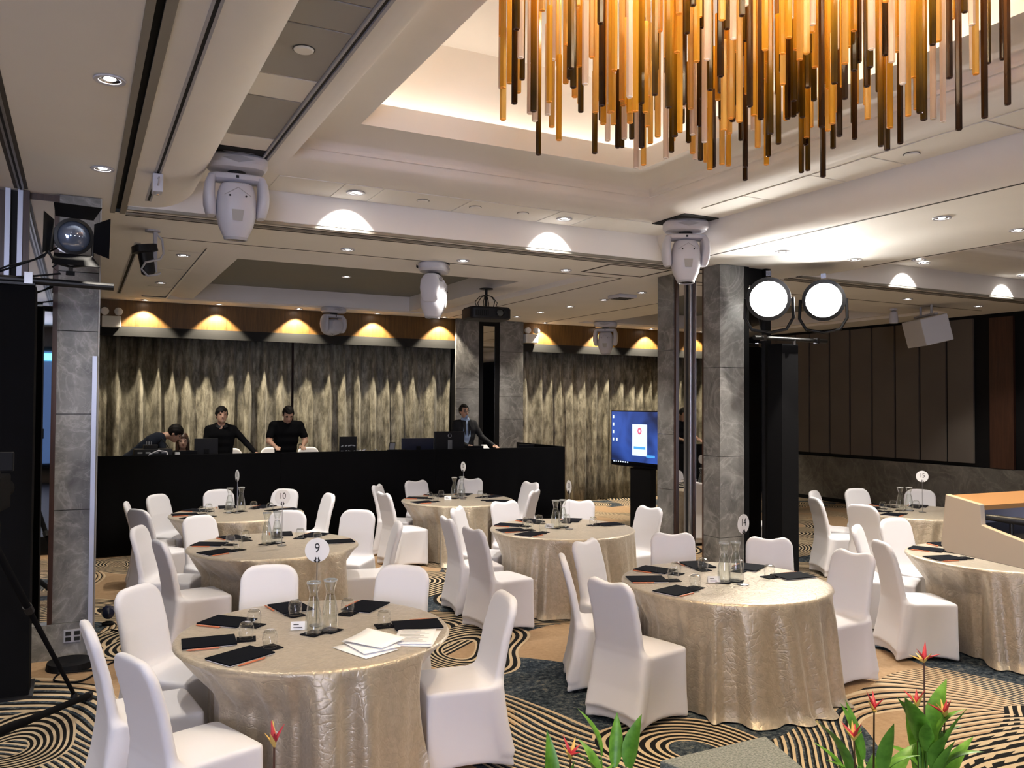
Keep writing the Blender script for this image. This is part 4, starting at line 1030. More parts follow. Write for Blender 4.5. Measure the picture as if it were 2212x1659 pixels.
def monitor(x, y, rz, w, zb, zt, label, mat, stand='black', mark=None):
    t = empty('monitor', (x, y, TZ), rz, label, 'monitor', 'monitors on the control desk')
    MB().box(-w / 2, w / 2, 0, .035, zb - TZ, zt - TZ).build('panel', mat, t, bevel=.006)
    MB().box(-w / 2 + .015, w / 2 - .015, .034, .037, zb - TZ + .02, zt - TZ - .015).build('screen', 'monitor_navy', t)
    MB().box(-.035, .035, -.025, 0.0, .012, (zb + zt) / 2 - TZ + .02).build('stand', stand, t, bevel=.004)
    MB().box(-.12, .12, -.08, .14, 0, .012).build('foot', stand, t, bevel=.004)
    if mark == 'bar': MB().box(-.05, .05, -.004, 0, (zt - TZ) - .22, (zt - TZ) - .20).build('logo', 'grey_tape', t)
    if mark == 'ring': MB().lathe([(.026, -.002), (.030, -.004), (.034, -.002)], (0, 0, zt - TZ - .07), 24, 'y', False, False).build('logo', 'grey_metal', t)
    return t
laptop(1.36, 12.62, .0, .29, .245, 'plain black laptop between the rack units and the small monitor')
monitor(1.645, 12.72, 0, .32, 1.20, 1.535, 'small black monitor in front of the man in the black shirt', 'dark_plastic')
laptop(3.72, 12.75, -.05, .27, .36, 'black laptop covered with grey stickers, near the desk middle', 'dark_plastic', 12, -4, TZ + .04)
tag(MB().box(3.58, 3.87, 12.70, 13.0, TZ, TZ + .039).build('laptop_riser', 'black', bevel=.004), 'black stand under the laptop with stickers', 'stand')
laptop(4.44, 12.57, .0, .32, .20, 'low black laptop left of the navy monitor')
monitor(4.88, 12.75, 0, .55, 1.20, 1.495, 'wide dark navy monitor with a silver bar mark', 'monitor_navy', 'black', 'bar')
monitor(5.42, 12.72, 0, .53, 1.28, 1.60, 'large black monitor with a ring mark before the man in the suit', 'dark_plastic', 'grey_metal', 'ring')
laptop(5.80, 12.60, .0, .30, .235, 'low black laptop in front of the man in the suit'); laptop(6.75, 12.60, .1, .32, .24, 'low black laptop at the right end of the desk')
# tablet
t = empty('tablet', (4.45, 12.865, TZ), .15, 'small tablet propped up behind the low laptop', 'tablet'); T = Matrix.Rotation(rad(14), 4, 'X')
MB().box(-.05, .05, -.006, .006, .19, .32, T).build('body', 'dark_plastic', t); MB().box(-.044, .044, -.008, -.006, .2, .31, T).build('screen', 'grey_tape', t); MB().cbox((0, -.03, .10), (.03, .05, .2)).build('stand', 'black', t)
# paper bits and cables
tag(MB().box(-.03, .03, -.05, .05, 0, .235).build('paper_box', 'white_paper', loc=(1.235, 12.49, TZ)), 'small white paper box right of the rack units', 'box')
o = MB().add([(-.05, -.10, .19), (.05, -.10, .19), (.05, .02, .25), (-.05, .02, .25), (-.05, -.10, .0), (.05, -.10, .0)], [(0, 1, 2, 3), (4, 5, 1, 0)]).build('paper_sheet', 'white_paper', loc=(6.06, 12.75, TZ)); o.modifiers.new('t', 'SOLIDIFY').thickness = .004; tag(o, 'white sheet hanging beside the hand of the man in the suit', 'paper')
def pile(loc, label, mat, seed, s=1.0):
    rr = random.Random(seed); pts = [(0, 0, .01)]
    for k in range(40): pts.append((rr.uniform(-.10, .10) * s, rr.uniform(-.06, .06), .02 + rr.random() * .20 * s))
    return tag(MB().tube(pts, .008, 6).build('cable_bundle', mat, loc=loc), label, 'cable')
pile((3.95, 12.85, TZ), 'white cable bundle right of the laptop with stickers', 'white_plastic', 3, .95); pile((4.2, 12.85, TZ), 'pale cable bundle left of the low laptop', 'grey_tape', 4, .95)
# rack units
t = empty('rack_units', (.93, 12.62, TZ), 0, 'stack of black rack units with knobs and white cables, leftmost on the desk', 'equipment')
MB().box(-.25, .25, -.18, .2, 0, .20).build('rack_case', 'dark_plastic', t, bevel=.005); MB().box(-.24, .24, -.16, .18, .20, .285).build('upper_unit', 'black_metal', t, bevel=.004); MB().box(-.12, .06, -.1, .1, .285, .34).build('top_unit', 'dark_plastic', t, bevel=.004)
for k in range(8): MB().lathe([(.012, -.19), (.012, -.178)], (-.2 + k * .055, 0, .16), 8, 'y').build('knob', 'grey_metal', t)
for k in range(4): MB().box(-.2 + k * .1, -.14 + k * .1, -.165, -.159, .23, .25).build('faceplate', 'grey_tape', t)
for k in range(3): MB().lathe([(.008, .34), (.008, .39)], (-.08 + k * .03, 0, 0), 6).build('antenna_plug', 'grey_metal', t)
MB().tube([(-.12, -.19, .12), (-.05, -.21, .22), (.06, -.2, .27), (.16, -.2, .25), (.2, -.2, .12)], .011, 8).build('cable', 'white_plastic', t, 60)
MB().tube([(-.13, -.2, .13), (-.1, -.21, .17), (-.06, -.21, .12), (-.03, -.2, .16)], .016, 8).build('cable', 'white_plastic', t, 60)
MB().tube([(.05, .1, .33), (.12, .0, .42), (.2, -.05, .30)], .008, 6).build('cable', 'dark_plastic', t, 60)
# mixing console
t = empty('mixing_console', (2.98, 12.66, TZ), 0, 'black mixing console with a row of faders under the hands of a technician', 'mixer')
T = Matrix.Rotation(rad(-7), 4, 'X')
MB().box(-.41, .41, -.08, .38, .09, .185, T).build('chassis', 'dark_plastic', t, bevel=.006); MB().box(-.39, .39, -.07, .37, 0.0, .09).build('foot', 'black', t)
MB().box(-.40, .40, -.086, -.080, .135, .175, T).build('meter_strip', 'grey_metal', t)
for k in range(24): MB().box(-.385 + k * .033, -.371 + k * .033, -.09, -.086, .138, .172, T).build('fader', 'black', t)
# white covered chairs behind the desk
for x, y, r, w in ((2.28, 14.2, .1, 'behind the desk, left of two by the raised arm'), (2.86, 14.3, -.3, 'behind the desk, right of two by the raised arm'), (3.60, 14.2, .2, 'behind the desk, right of the mixing console')):
    chair(x, y, PI + r, 0, 'white covered chair ' + w, 'white covered chairs behind the desk', RZ + .06)
tag(MB().box(2.0, 4.0, 13.75, 14.75, RZ, RZ + .057).build('riser_mat', 'black'), 'low black platform mat under the chairs behind the desk', 'platform')

# screen on a stand by the middle pier
t = empty('display_stand', (8.0, 11.0, 0), rad(90), 'flat screen with a blue desktop on a black floor stand', 'screen')
# local x runs along world +y, local -y faces world... built facing -x
def B(x0, x1, y0, y1, z0, z1): return MB().box(x0, x1, y0, y1, z0, z1)
p = B(-.81, .81, -.03, .03, 1.05, 1.96).build('panel', 'screen_black', t, bevel=.006)
s = B(-.79, .79, .030, .033, 1.10, 1.94).build('screen', 'tv_screen', t)
def S_(x0, x1, z0, z1, m, nm, d=.0345): return MB().box(x0, x1, .033, d, z0, z1).build(nm, m, s)
dg = S_(-.20, .20, 1.24, 1.74, 'tv_dialog', 'dialog_window')
MB().lathe([(.055, .0345), (.055, .0355)], (0, 0, 1.635), 24, 'y').build('round_mark', 'tv_red', s); MB().box(-.022, .022, .0355, .036, 1.612, 1.658).build('mark_centre', 'tv_dialog', s)
MB().box(-.155, .155, .0345, .0355, 1.345, 1.385).build('button', 'tv_button', s)
for k in range(4): S_(.715, .755, 1.83 - k * .125, 1.88 - k * .125, 'tv_icon', 'desktop_icon')
S_(.615, .655, 1.455, 1.505, 'tv_icon', 'desktop_icon')
S_(-.79, .79, 1.10, 1.135, 'screen_black', 'taskbar', .034)
for k in range(7): S_(.70 - k * .065, .73 - k * .065, 1.108, 1.128, 'tv_icon', 'taskbar_icon', .0352)
S_(-.40, -.18, 1.225, 1.262, 'tv_button', 'watermark_bar'); S_(-.78, -.5, 1.215, 1.25, 'tv_button', 'watermark_bar')
B(-.27, .27, -.09, -.031, .03, 1.5).build('column', 'black', t, bevel=.005); B(-.42, .42, -.28, .22, 0, .03).build('base', 'black', t, bevel=.008)
B(-.27, .27, -.031, .02, .03, 1.04).build('front_cover', 'black', t)

# ================================================================== people
class Fig:
    def __init__(s, lo, hi, res=.009):
        s.res = res; s.lo = np.array(lo); s.ax = [np.arange(lo[i], hi[i] + res, res) for i in range(3)]
        s.F = np.full([len(a) for a in s.ax], 9.0, np.float32); s.pr = []; s.paint = []
    @staticmethod
    def dist(pr, P):
        if pr[0] == 'c':
            _, a, b, r0, r1 = pr[:5]; a = np.array(a); b = np.array(b); ab = b - a
            t = np.clip(((P - a) @ ab) / max(ab @ ab, 1e-9), 0, 1)
            return np.linalg.norm(P - a - t[..., None] * ab, axis=-1) - (r0 + (r1 - r0) * t)
        _, c, R, M3 = pr[:4]
        q = (P - np.array(c)) @ M3; R = np.array(R)
        k0 = np.linalg.norm(q / R, axis=-1); k1 = np.linalg.norm(q / R ** 2, axis=-1) + 1e-6
        return k0 * (k0 - 1) / k1
    def _add(s, pr, tag_, k):
        if pr[0] == 'c': pts = np.array([pr[1], pr[2]]); m = max(pr[3], pr[4])
        else: pts = np.array([pr[1]]); m = max(pr[2])
        m += 2 * k + .02
        sl = []
        for i in range(3):
            a = np.searchsorted(s.ax[i], pts[:, i].min() - m); b = np.searchsorted(s.ax[i], pts[:, i].max() + m); sl.append(slice(a, max(b, a + 1)))
        G = np.stack(np.meshgrid(*[s.ax[i][sl[i]] for i in range(3)], indexing='ij'), -1)
        if G.size:
            d = s.dist(pr, G); s.F[tuple(sl)] = smin(s.F[tuple(sl)], d, k)
        s.pr.append((pr, tag_))
    def cap(s, a, b, r0, r1, tag_, k=.025): s._add(('c', tuple(a), tuple(b), r0, r1), tag_, k)
    def ell(s, c, R, tag_, M3=None, k=.02): s._add(('e', tuple(c), tuple(R), np.eye(3) if M3 is None else M3), tag_, k)
    def mark(s, c, R, tag_, M3=None): s.paint.append((('e', tuple(c), tuple(R), np.eye(3) if M3 is None else M3), tag_))
    def mesh(s, name, tags):
        V, Q = surface(s.F, s.lo, s.res); C = V[Q].mean(1)
        names = list(tags); D = np.full((len(C), len(names)), 9.0)
        for pr, tg in s.pr:
            j = names.index(tg); D[:, j] = np.minimum(D[:, j], s.dist(pr, C))
        idx = D.argmin(1)
        for pr, tg in s.paint: idx[s.dist(pr, C) < 0] = names.index(tg)
        me = bpy.data.meshes.new(name); me.from_pydata(V.tolist(), [], Q.tolist())
        for tg in names: me.materials.append(MATS[tags[tg]])
        me.polygons.foreach_set('material_index', idx.astype(int).tolist()); me.polygons.foreach_set('use_smooth', [True] * len(me.polygons)); me.update()
        return me
def rotm(yaw, pitch, roll=0):
    return np.array((Matrix.Rotation(yaw, 3, 'Z') @ Matrix.Rotation(pitch, 3, 'X') @ Matrix.Rotation(roll, 3, 'Y')))
def head(f, c, M3, s=1.0):
    """face looks along local -y; M3 columns are the head axes"""
    c = np.array(c); L = lambda x, y, z: tuple(c + M3 @ (np.array([x, y, z]) * s))
    f.ell(L(0, .012, .025), (.074 * s, .092 * s, .092 * s), 'skin', M3, .015)
    f.ell(L(0, -.020, -.045), (.058 * s, .066 * s, .070 * s), 'skin', M3, .03)
    f.ell(L(0, -.052, -.088), (.026 * s, .026 * s, .020 * s), 'skin', M3, .02)
    f.cap(L(0, -.078, .012), L(0, -.098, -.028), .008 * s, .014 * s, 'skin', .012)
    for q in (-1, 1):
        f.ell(L(q * .076, .012, -.005), (.010 * s, .020 * s, .032 * s), 'skin', M3, .006)
        f.ell(L(q * .032, -.068, .026), (.024 * s, .014 * s, .008 * s), 'skin', M3, .01)
        f.mark(L(q * .031, -.082, .006), (.016 * s, .02 * s, .0075 * s), 'eye', M3); f.mark(L(q * .032, -.085, .028), (.021 * s, .02 * s, .0055 * s), 'hairc', M3)
    f.mark(L(0, -.088, -.055), (.023 * s, .03 * s, .0075 * s), 'lips', M3)
def hair(name, c, M3, mat, parent, style='short', s=1.0):
    res = .007; ax = [np.arange(-.15, .151, res)] * 2 + [np.arange(-.34 if style == 'long' else -.16, .17, res)]
    X, Y, Z = np.meshgrid(*ax, indexing='ij'); P = np.stack([X, Y, Z], -1)
    d = Fig.dist(('e', (0, .016, .032), (.085, .104, .105), np.eye(3)), P)
    d += .004 * np.sin(X * 90 + Y * 60) * np.sin(Z * 70 + X * 40)
    if style == 'long':
        d = np.minimum(d, Fig.dist(('c', (-.062, .03, .0), (-.075, .03, -.27), .038, .03), P)); d = np.minimum(d, Fig.dist(('c', (.062, .03, .0), (.075, .03, -.27), .038, .03), P)); d = np.minimum(d, Fig.dist(('c', (0, .06, .0), (0, .07, -.27), .06, .05), P))
        keep = np.minimum(.062 - Z - .3 * np.abs(X), np.maximum(.0 - Y, -.31 - Z)); keep = np.minimum(keep, np.maximum(.055 - np.abs(X), -.045 - Y))
    elif style == 'fringe':
        keep = np.minimum(.050 + .25 * X - Z + .012 * np.sin(X * 130), np.maximum(.012 - Y, -.075 - Z)); keep = np.minimum(keep, np.maximum(np.maximum(.062 - np.abs(X), -.04 - Y), -.01 - Z))
    else: keep = np.minimum(.078 - Z - .12 * np.clip(-Y, -.1, .1), np.maximum(.020 - Y, -.06 - Z)); keep = np.minimum(keep, np.maximum(np.maximum(.060 - np.abs(X), -.03 - Y), .0 - Z))
    F = np.maximum(d, keep); V, Q = surface(F, (ax[0][0], ax[1][0], ax[2][0]), res)
    V = (V * s) @ M3.T + np.array(c)
    me = bpy.data.meshes.new(name); me.from_pydata(V.tolist(), [], Q.tolist()); me.materials.append(MATS[mat]); me.polygons.foreach_set('use_smooth', [True] * len(me.polygons)); me.update()
    return inst(me, name, parent)
def hand(f, w, d, side, down=(0, 0, -1)):
    w = np.array(w, float); d = np.array(d, float); d /= np.linalg.norm(d); n = np.array(down, float); n -= d * (n @ d); n /= np.linalg.norm(n); s = np.cross(d, n) * side
    f.cap(w, w + d * .06, .026, .028, 'skin', .012)
    for k, (o, L) in enumerate(((-.028, .060), (-.009, .072), (.010, .068), (.028, .052))):
        a = w + d * .082 + s * o; m = a + d * L * .5 + n * .006; e = m + d * L * .45 + n * .020
        f.cap(w + d * .06 + s * o * .9, a, .011, .0095, 'skin', .006); f.cap(a, m, .0095, .009, 'skin', .004); f.cap(m, e, .009, .008, 'skin', .004)
    a = w + d * .025 - s * .028; m = a + d * .030 - s * .022; f.cap(a, m, .013, .011, 'skin', .006); f.cap(m, m + d * .03 - s * .004 + n * .008, .011, .009, 'skin', .004)
def legs(f, hip, foot_y=0, spread=.09):
    hip = np.array(hip)
    for q in (-1, 1):
        k = (hip[0] + q * spread, hip[1] - .02, .48); a = (hip[0] + q * spread * 1.1, hip[1] + .01, .09)
        f.cap((hip[0] + q * .085, hip[1], hip[2] - .04), k, .085, .058, 'trouser', .03); f.cap(k, a, .058, .042, 'trouser', .02)
        f.cap((a[0], a[1] + .02, .045), (a[0] + q * .02, a[1] - .17, .038), .042, .036, 'shoe', .015)
def torso(f, hip, sh, w, tag_='shirt', depth=.10, k=.035):
    hip = np.array(hip); sh = np.array(sh); ax = sh - hip
    for t, hw, r in ((0.0, .075, .105), (.25, .075, .100), (.5, .085, .108), (.75, .10, .112), (.92, w * .62, .085)):
        c = hip + ax * t
        yield c, hw, r
def standing(f, base_sh=1.40, hw=.19, hip=(0, 0, .92), sh=None, lean=0, tag_='shirt'):
    sh = (0, lean, base_sh) if sh is None else sh
    for c, w, r in torso(f, hip, sh, hw): f.cap(c + np.array((-w, 0, 0)), c + np.array((w, 0, 0)), r, r, tag_, .04)
    f.cap(np.array(sh) + np.array((-hw, 0, -.02)), np.array(sh) + np.array((hw, 0, -.02)), .058, .058, tag_, .03)
BASE = {'skin': 'skin', 'shirt': 'cloth_black', 'trouser': 'cloth_trouser', 'shoe': 'black', 'eye': 'eye', 'hairc': 'hair', 'lips': 'lips', 'inner': 'cloth_blue'}

# man in the black long-sleeved shirt
t = empty('person', (1.93, 13.32, RZ), 0, 'man in a black long-sleeved shirt, one arm stretched to the desk', 'person', 'technicians behind the desk')
f = Fig((-.42, -.62, -.01), (.62, .28, 1.72)); standing(f, 1.37, .165); legs(f, (0, 0, .92))
f.cap((0, -.01, 1.38), (0, -.03, 1.47), .050, .048, 'skin', .02); f.cap((-.06, .01, 1.40), (.06, .01, 1.40), .05, .05, 'shirt', .02)
hm = rotm(rad(4), rad(-4), rad(2)); hc = (0, -.035, 1.555); head(f, hc, hm, 1.06)
f.cap((.185, 0, 1.34), (.36, -.10, 1.13), .056, .044, 'shirt', .03); f.cap((.36, -.10, 1.13), (.445, -.36, .995), .044, .034, 'shirt', .015); hand(f, (.45, -.375, .99), (.12, -1, -.12), 1)
f.cap((-.185, 0, 1.34), (-.235, -.06, 1.09), .056, .044, 'shirt', .03); f.cap((-.235, -.06, 1.09), (-.16, -.32, .98), .044, .033, 'shirt', .015); hand(f, (-.155, -.34, .975), (.1, -1, -.1), -1)
f.mark((-.02, -.11, 1.40), (.035, .08, .05), 'skin')
inst(f.mesh('body', BASE), 'body', t); hair('hair', hc, hm, 'hair', t, 'fringe', 1.08)
for s in (-1, 1): MB().add([(s * .015, -.085, 1.40), (s * .075, -.06, 1.425), (s * .085, -.075, 1.385), (s * .03, -.105, 1.365)], [(0, 1, 2, 3)]).build('collar', 'cloth_suit', t).modifiers.new('t', 'SOLIDIFY').thickness = .004

# man in the black t-shirt looking down at the mixer
t = empty('person', (2.89, 13.30, RZ), 0, 'man in a black t-shirt bowing over the mixing console', 'person', 'technicians behind the desk')
f = Fig((-.45, -.72, -.01), (.45, .28, 1.74)); standing(f, 1.43, .20, sh=(0, -.06, 1.43)); legs(f, (0, 0, .94))
f.cap((0, -.06, 1.44), (0, -.13, 1.52), .054, .052, 'skin', .02)
hm = rotm(rad(-3), rad(34)); hc = (0, -.165, 1.565); head(f, hc, hm, 1.03)
for s in (-1, 1):
    e = (s * .275, -.12, 1.16); w = (s * .205 - .02, -.34, 1.085)
    f.cap((s * .205, -.05, 1.39), (s * .262, -.10, 1.24), .064, .060, 'shirt', .03); f.cap((s * .258, -.095, 1.25), e, .050, .044, 'skin', .012); f.cap(e, w, .044, .028, 'skin', .012); hand(f, w, (-s * .12, -1, -.15), s)
inst(f.mesh('body', BASE), 'body', t); hair('hair', hc, hm, 'hair', t, 'short', 1.04)
MB().tube([(.155 + .034 * math.cos(a / 10 * 2 * PI), -.33, 1.09 + .034 * math.sin(a / 10 * 2 * PI)) for a in range(11)], .006, 6).build('wristband', 'black', t)

# man in the suit with glasses
t = empty('person', (6.03, 13.5, RZ), 0, 'man with glasses in a dark suit and light blue shirt', 'person', 'technicians behind the desk')
f = Fig((-.42, -.78, -.01), (.60, .28, 1.78)); standing(f, 1.43, .165); legs(f, (0, 0, .95))
f.cap((0, -.01, 1.45), (0, -.02, 1.53), .048, .046, 'skin', .02); hm = rotm(rad(6), rad(-2)); hc = (-.02, -.03, 1.615); head(f, hc, hm, .98)
f.cap((.175, 0, 1.40), (.28, -.12, 1.17), .060, .050, 'shirt', .03); f.cap((.28, -.12, 1.17), (.34, -.46, 1.035), .050, .040, 'shirt', .015); hand(f, (.345, -.48, 1.03), (.1, -1, -.12), 1)
f.cap((-.175, 0, 1.40), (-.225, -.02, 1.14), .060, .050, 'shirt', .03); f.cap((-.225, -.02, 1.14), (-.06, -.24, 1.03), .050, .040, 'shirt', .015); hand(f, (-.045, -.255, 1.025), (1, -.3, -.1), -1)
f.mark((.0, -.12, 1.30), (.075, .12, .26), 'inner'); f.cap((-.045, -.02, 1.485), (.045, -.02, 1.485), .036, .036, 'inner', .01)
tg = dict(BASE); tg['shirt'] = 'cloth_suit'; inst(f.mesh('body', tg), 'body', t); hair('hair', hc, hm, 'hair', t, 'short')
for s in (-1, 1):
    c = np.array(hc) + hm @ np.array((s * .034, -.094, .006)); MB().tube([tuple(c + hm @ np.array((.026 * math.cos(a / 12 * 2 * PI), 0, .018 * math.sin(a / 12 * 2 * PI)))) for a in range(13)], .0022, 5).build('glasses_rim', 'black', t)
    MB().add([(s * .02, -.105, 1.46), (s * .085, -.085, 1.47), (s * .075, -.125, 1.33), (s * .02, -.125, 1.18)], [(0, 1, 2, 3)]).build('lapel', 'cloth_suit', t).modifiers.new('t', 'SOLIDIFY').thickness = .006
MB().tube([tuple(np.array(hc) + hm @ np.array((x, -.096, .008))) for x in (-.010, .010)], .0022, 5).build('glasses_bridge', 'black', t)

# man bending over the rack units, facing right
t = empty('person', (.68, 13.38, RZ), 0, 'man in a dark navy shirt bending forward over the rack units', 'person', 'technicians behind the desk')
f = Fig((-.24, -.72, -.01), (.86, .32, 1.50))
a, b = np.array((.0, 0, .90)), np.array((.40, -.02, 1.235))
for tt, w, r in ((0, .08, .115), (.25, .08, .11), (.5, .095, .115), (.75, .11, .118), (.95, .13, .09)):
    c = a + (b - a) * tt; f.cap(c + np.array((0, -w, 0)), c + np.array((0, w, 0)), r, r, 'shirt', .05)
for q in (-1, 1):
    f.cap((0, q * .085, .88), (-.02, q * .1, .48), .088, .06, 'trouser', .03); f.cap((-.02, q * .1, .48), (-.05, q * .1, .09), .06, .043, 'trouser', .02); f.cap((-.06, q * .1, .045), (.12, q * .11, .038), .042, .036, 'shoe', .015)
    f.cap((.40, q * .17, 1.20), (.44, q * .21 - .06, .99), .058, .046, 'shirt', .03); f.cap((.44, q * .21 - .06, .99), (.47, q * .10 - .24, .95), .046, .032, 'skin', .015); hand(f, (.475, q * .10 - .255, .945), (.15, -1, -.2), q)
f.cap((.44, -.02, 1.25), (.54, -.03, 1.265), .052, .050, 'skin', .02)
hm = rotm(rad(78), rad(38)); hc = (.605, -.04, 1.285); head(f, hc, hm, 1.02)
tg = dict(BASE); tg['shirt'] = 'cloth_navy'; inst(f.mesh('body', tg), 'body', t); hair('hair', hc, hm, 'hair', t, 'fringe', 1.05)

# seated woman with long brown hair
t = empty('person', (1.42, 13.62, RZ), 0, 'woman with long brown hair sitting behind the laptop, only her head showing', 'person', 'technicians behind the desk')
f = Fig((-.34, -.66, -.01), (.34, .28, 1.36))
for c, w, r in torso(f, (0, .06, .56), (0, .02, .98), .15): f.cap(c + np.array((-w * .8, 0, 0)), c + np.array((w * .8, 0, 0)), r * .9, r * .9, 'shirt', .04)
f.cap((-.15, .02, .97), (.15, .02, .97), .05, .05, 'shirt', .03)
for q in (-1, 1):
    f.cap((q * .09, .05, .52), (q * .10, -.36, .52), .082, .058, 'trouser', .03); f.cap((q * .10, -.36, .52), (q * .10, -.33, .09), .056, .040, 'trouser', .02); f.cap((q * .10, -.31, .045), (q * .11, -.47, .038), .04, .034, 'shoe', .015)
    f.cap((q * .165, .02, .94), (q * .21, -.10, .74), .048, .040, 'shirt', .025); f.cap((q * .21, -.10, .74), (q * .13, -.38, .86), .040, .026, 'shirt', .015); hand(f, (q * .125, -.395, .87), (0, -1, .1), q)
f.cap((0, .01, .99), (0, -.005, 1.08), .042, .042, 'skin', .02); hm = rotm(rad(-4), rad(6)); hc = (0, -.015, 1.165); head(f, hc, hm, .97)
tg = dict(BASE); tg['skin'] = 'skin_pale'; tg['hairc'] = 'hair_brown'; inst(f.mesh('body', tg), 'body', t); hair('hair', hc, hm, 'hair_brown', t, 'long')
t = empty('stool', (1.42, 13.68, RZ), 0, 'black stool under the seated woman behind the desk', 'stool')
MB().lathe([(.15, .385), (.155, .40), (.15, .425)], n=24).build('seat', 'dark_plastic', t, 40)
for a in range(4): MB().tube([(.13 * math.cos(a * PI / 2 + .78), .13 * math.sin(a * PI / 2 + .78), 0), (.10 * math.cos(a * PI / 2 + .78), .10 * math.sin(a * PI / 2 + .78), .386)], .012, 8).build('leg', 'black_metal', t)
tag(MB().box(2.28, 2.56, 12.68, 12.87, TZ, 1.235).build('equipment_case', 'dark_plastic', bevel=.006), 'low black case under the stretched hand of the man in black', 'case')
tag(MB().box(6.20, 6.48, 12.68, 12.87, TZ, 1.275).build('equipment_case', 'dark_plastic', bevel=.006), 'low black case under the hand of the man in the suit', 'case')

# ================================================================== lamp towers
def fresnel(name, loc, aim, label, lit, sc=1.0, doors=True):
    """spot lamp with barn doors; local -y is the beam"""
    t = empty(name, loc, 0, label, 'stage light'); t.scale = (sc,) * 3
    q = Vector(aim).to_track_quat('-Y', 'Z'); t.rotation_mode = 'QUATERNION'; t.rotation_quaternion = q
    MB().lathe([(.02, .19), (.085, .17), (.115, .10), (.118, -.04), (.128, -.05), (.128, -.075), (.105, -.078)], n=28, axis='y', cap1=False).build('housing', 'black_metal', t, 35)
    MB().lathe([(.106, -.055), (.09, -.075), (.05, -.092), (.01, -.097)], n=28, axis='y').build('lens', 'fresnel_glow' if lit else 'lens_off', t, 50)
    if doors:
        for k, (a, w1, w2) in enumerate(((0, .12, .15), (PI / 2, .10, .14), (PI, .12, .15), (-PI / 2, .10, .14))):
            T = Matrix.Rotation(a, 4, 'Y') @ Matrix.Translation((0, -.08, .125)) @ Matrix.Rotation(rad(-32), 4, 'X')
            MB().add([(-w1, 0, 0), (w1, 0, 0), (w2, -.15, 0), (-w2, -.15, 0), (-w1, 0, .003), (w1, 0, .003), (w2, -.15, .003), (-w2, -.15, .003)], [(0, 3, 2, 1), (4, 5, 6, 7), (0, 1, 5, 4), (1, 2, 6, 5), (2, 3, 7, 6), (3, 0, 4, 7)], T).build('barn_door', 'black', t)
    MB().tube([(-.135, .02, 0), (-.14, .02, -.12), (-.10, .02, -.19), (0, .02, -.21), (.10, .02, -.19), (.14, .02, -.12), (.135, .02, 0)], .010, 8).build('yoke', 'black_metal', t, 60)
    MB().cbox((0, .02, .145), (.03, .03, .03)).build('latch', 'chrome', t)
    return t
def mat_lens():
    m, nt, b = nodes('lens_off'); b.inputs['Base Color'].default_value = (.22, .27, .38, 1); b.inputs['Roughness'].default_value = .08; b.inputs['Metallic'].default_value = .55; b.inputs['Coat Weight'].default_value = 1.0
mat_lens()
def tower(x0, x1, y0, y1, h, label):
    t = empty('lamp_tower', ((x0 + x1) / 2, (y0 + y1) / 2, 0), 0, label, 'tower', 'black lamp towers')
    a, b = (x1 - x0) / 2, (y1 - y0) / 2; n = 14; R = []
    for z, k in ((.02, 1.02), (.8, 1.0), (1.8, 1.0), (h - .02, .99), (h, .97)):
        R.append([(a * k * c[0], b * k * c[1], z) for c in ((-1, -1), (-.3, -1.03), (.3, -.98), (1, -1), (1.02, 0), (1, 1), (0, 1.02), (-1, 1), (-1.02, 0))])
    MB().rings(R).build('cover', 'cloth_black', t, 30); MB().box(-a - .03, a + .03, -b - .03, b + .03, 0, .02).build('base_plate', 'black_metal', t)
    return t
tR = tower(7.29, 7.55, 7.27, 7.50, 2.78, 'black draped tower carrying the two glaring stage lamps')
MB().tube([(-.62, -.18, 2.825), (.52, -.18, 2.825)], .025, 12).build('cross_bar', 'black_metal', tR); MB().tube([(0, -.18, 2.76), (0, -.18, 2.82)], .024, 10).build('spigot', 'chrome', tR)
aimR = (-.71, -.69, -.20)
for x, z, nm in ((6.94, 3.27, 'left'), (7.80, 3.31, 'right')):
    w = fresnel('stage_lamp', (x, 7.12, z), aimR, 'glaring stage lamp, %s of two on the right-hand tower' % nm, True, 1.9, False); w['group'] = 'lit stage lamps'
    l = spot('lamp', (0, -.13, 0), (0, -1, 0), K_TOTEM, 120, .6, (1, .95, .86), .12); l.parent = w
for x in (-.48, .36): MB().box(x - .02, x + .02, -.21, -.15, 2.79, 2.857).build('hook_clamp', 'chrome', tR)
# left tower with its unlit lamp
tL = tower(-.75, -.275, 6.75, 7.10, 2.87, 'tall black draped tower at the left edge')
MB().tube([(-.08, -.205, 2.895), (.73, -.205, 2.88)], .026, 12).build('cross_bar', 'black_metal', tL); MB().box(.17, .22, -.245, -.165, 2.865, 2.945).build('clamp', 'chrome', tL)
MB().box(-.2, .235, -.24, .02, 2.855, 2.872).build('top_plate', 'black_metal', tL)
w = fresnel('stage_lamp', (-.055, 6.70, 3.215), (.16, -1, -.10), 'unlit stage lamp with barn doors and a bluish lens on the left tower', False, 1.0)
hk = MB().box(-.014, .014, .006, .034, -.272, -.21).build('hook_clamp', 'chrome', w); MB().cbox((0, .02, -.255), (.05, .05, .03)).build('clamp_knob', 'black', w)
for k, pts in enumerate(([(-.10, .05, 0), (-.16, .08, -.15), (-.30, .1, -.22), (-.46, .16, -.30)], [(-.08, .08, -.08), (-.22, .1, -.18), (-.38, .1, -.24), (-.50, .16, -.31)], [(.0, .1, -.12), (-.10, .12, -.22), (-.05, .1, -.26), (-.25, .12, -.30), (-.40, .2, -.315)])):
    MB().tube(pts, .007, 6).build('cable', 'black', w, 60)
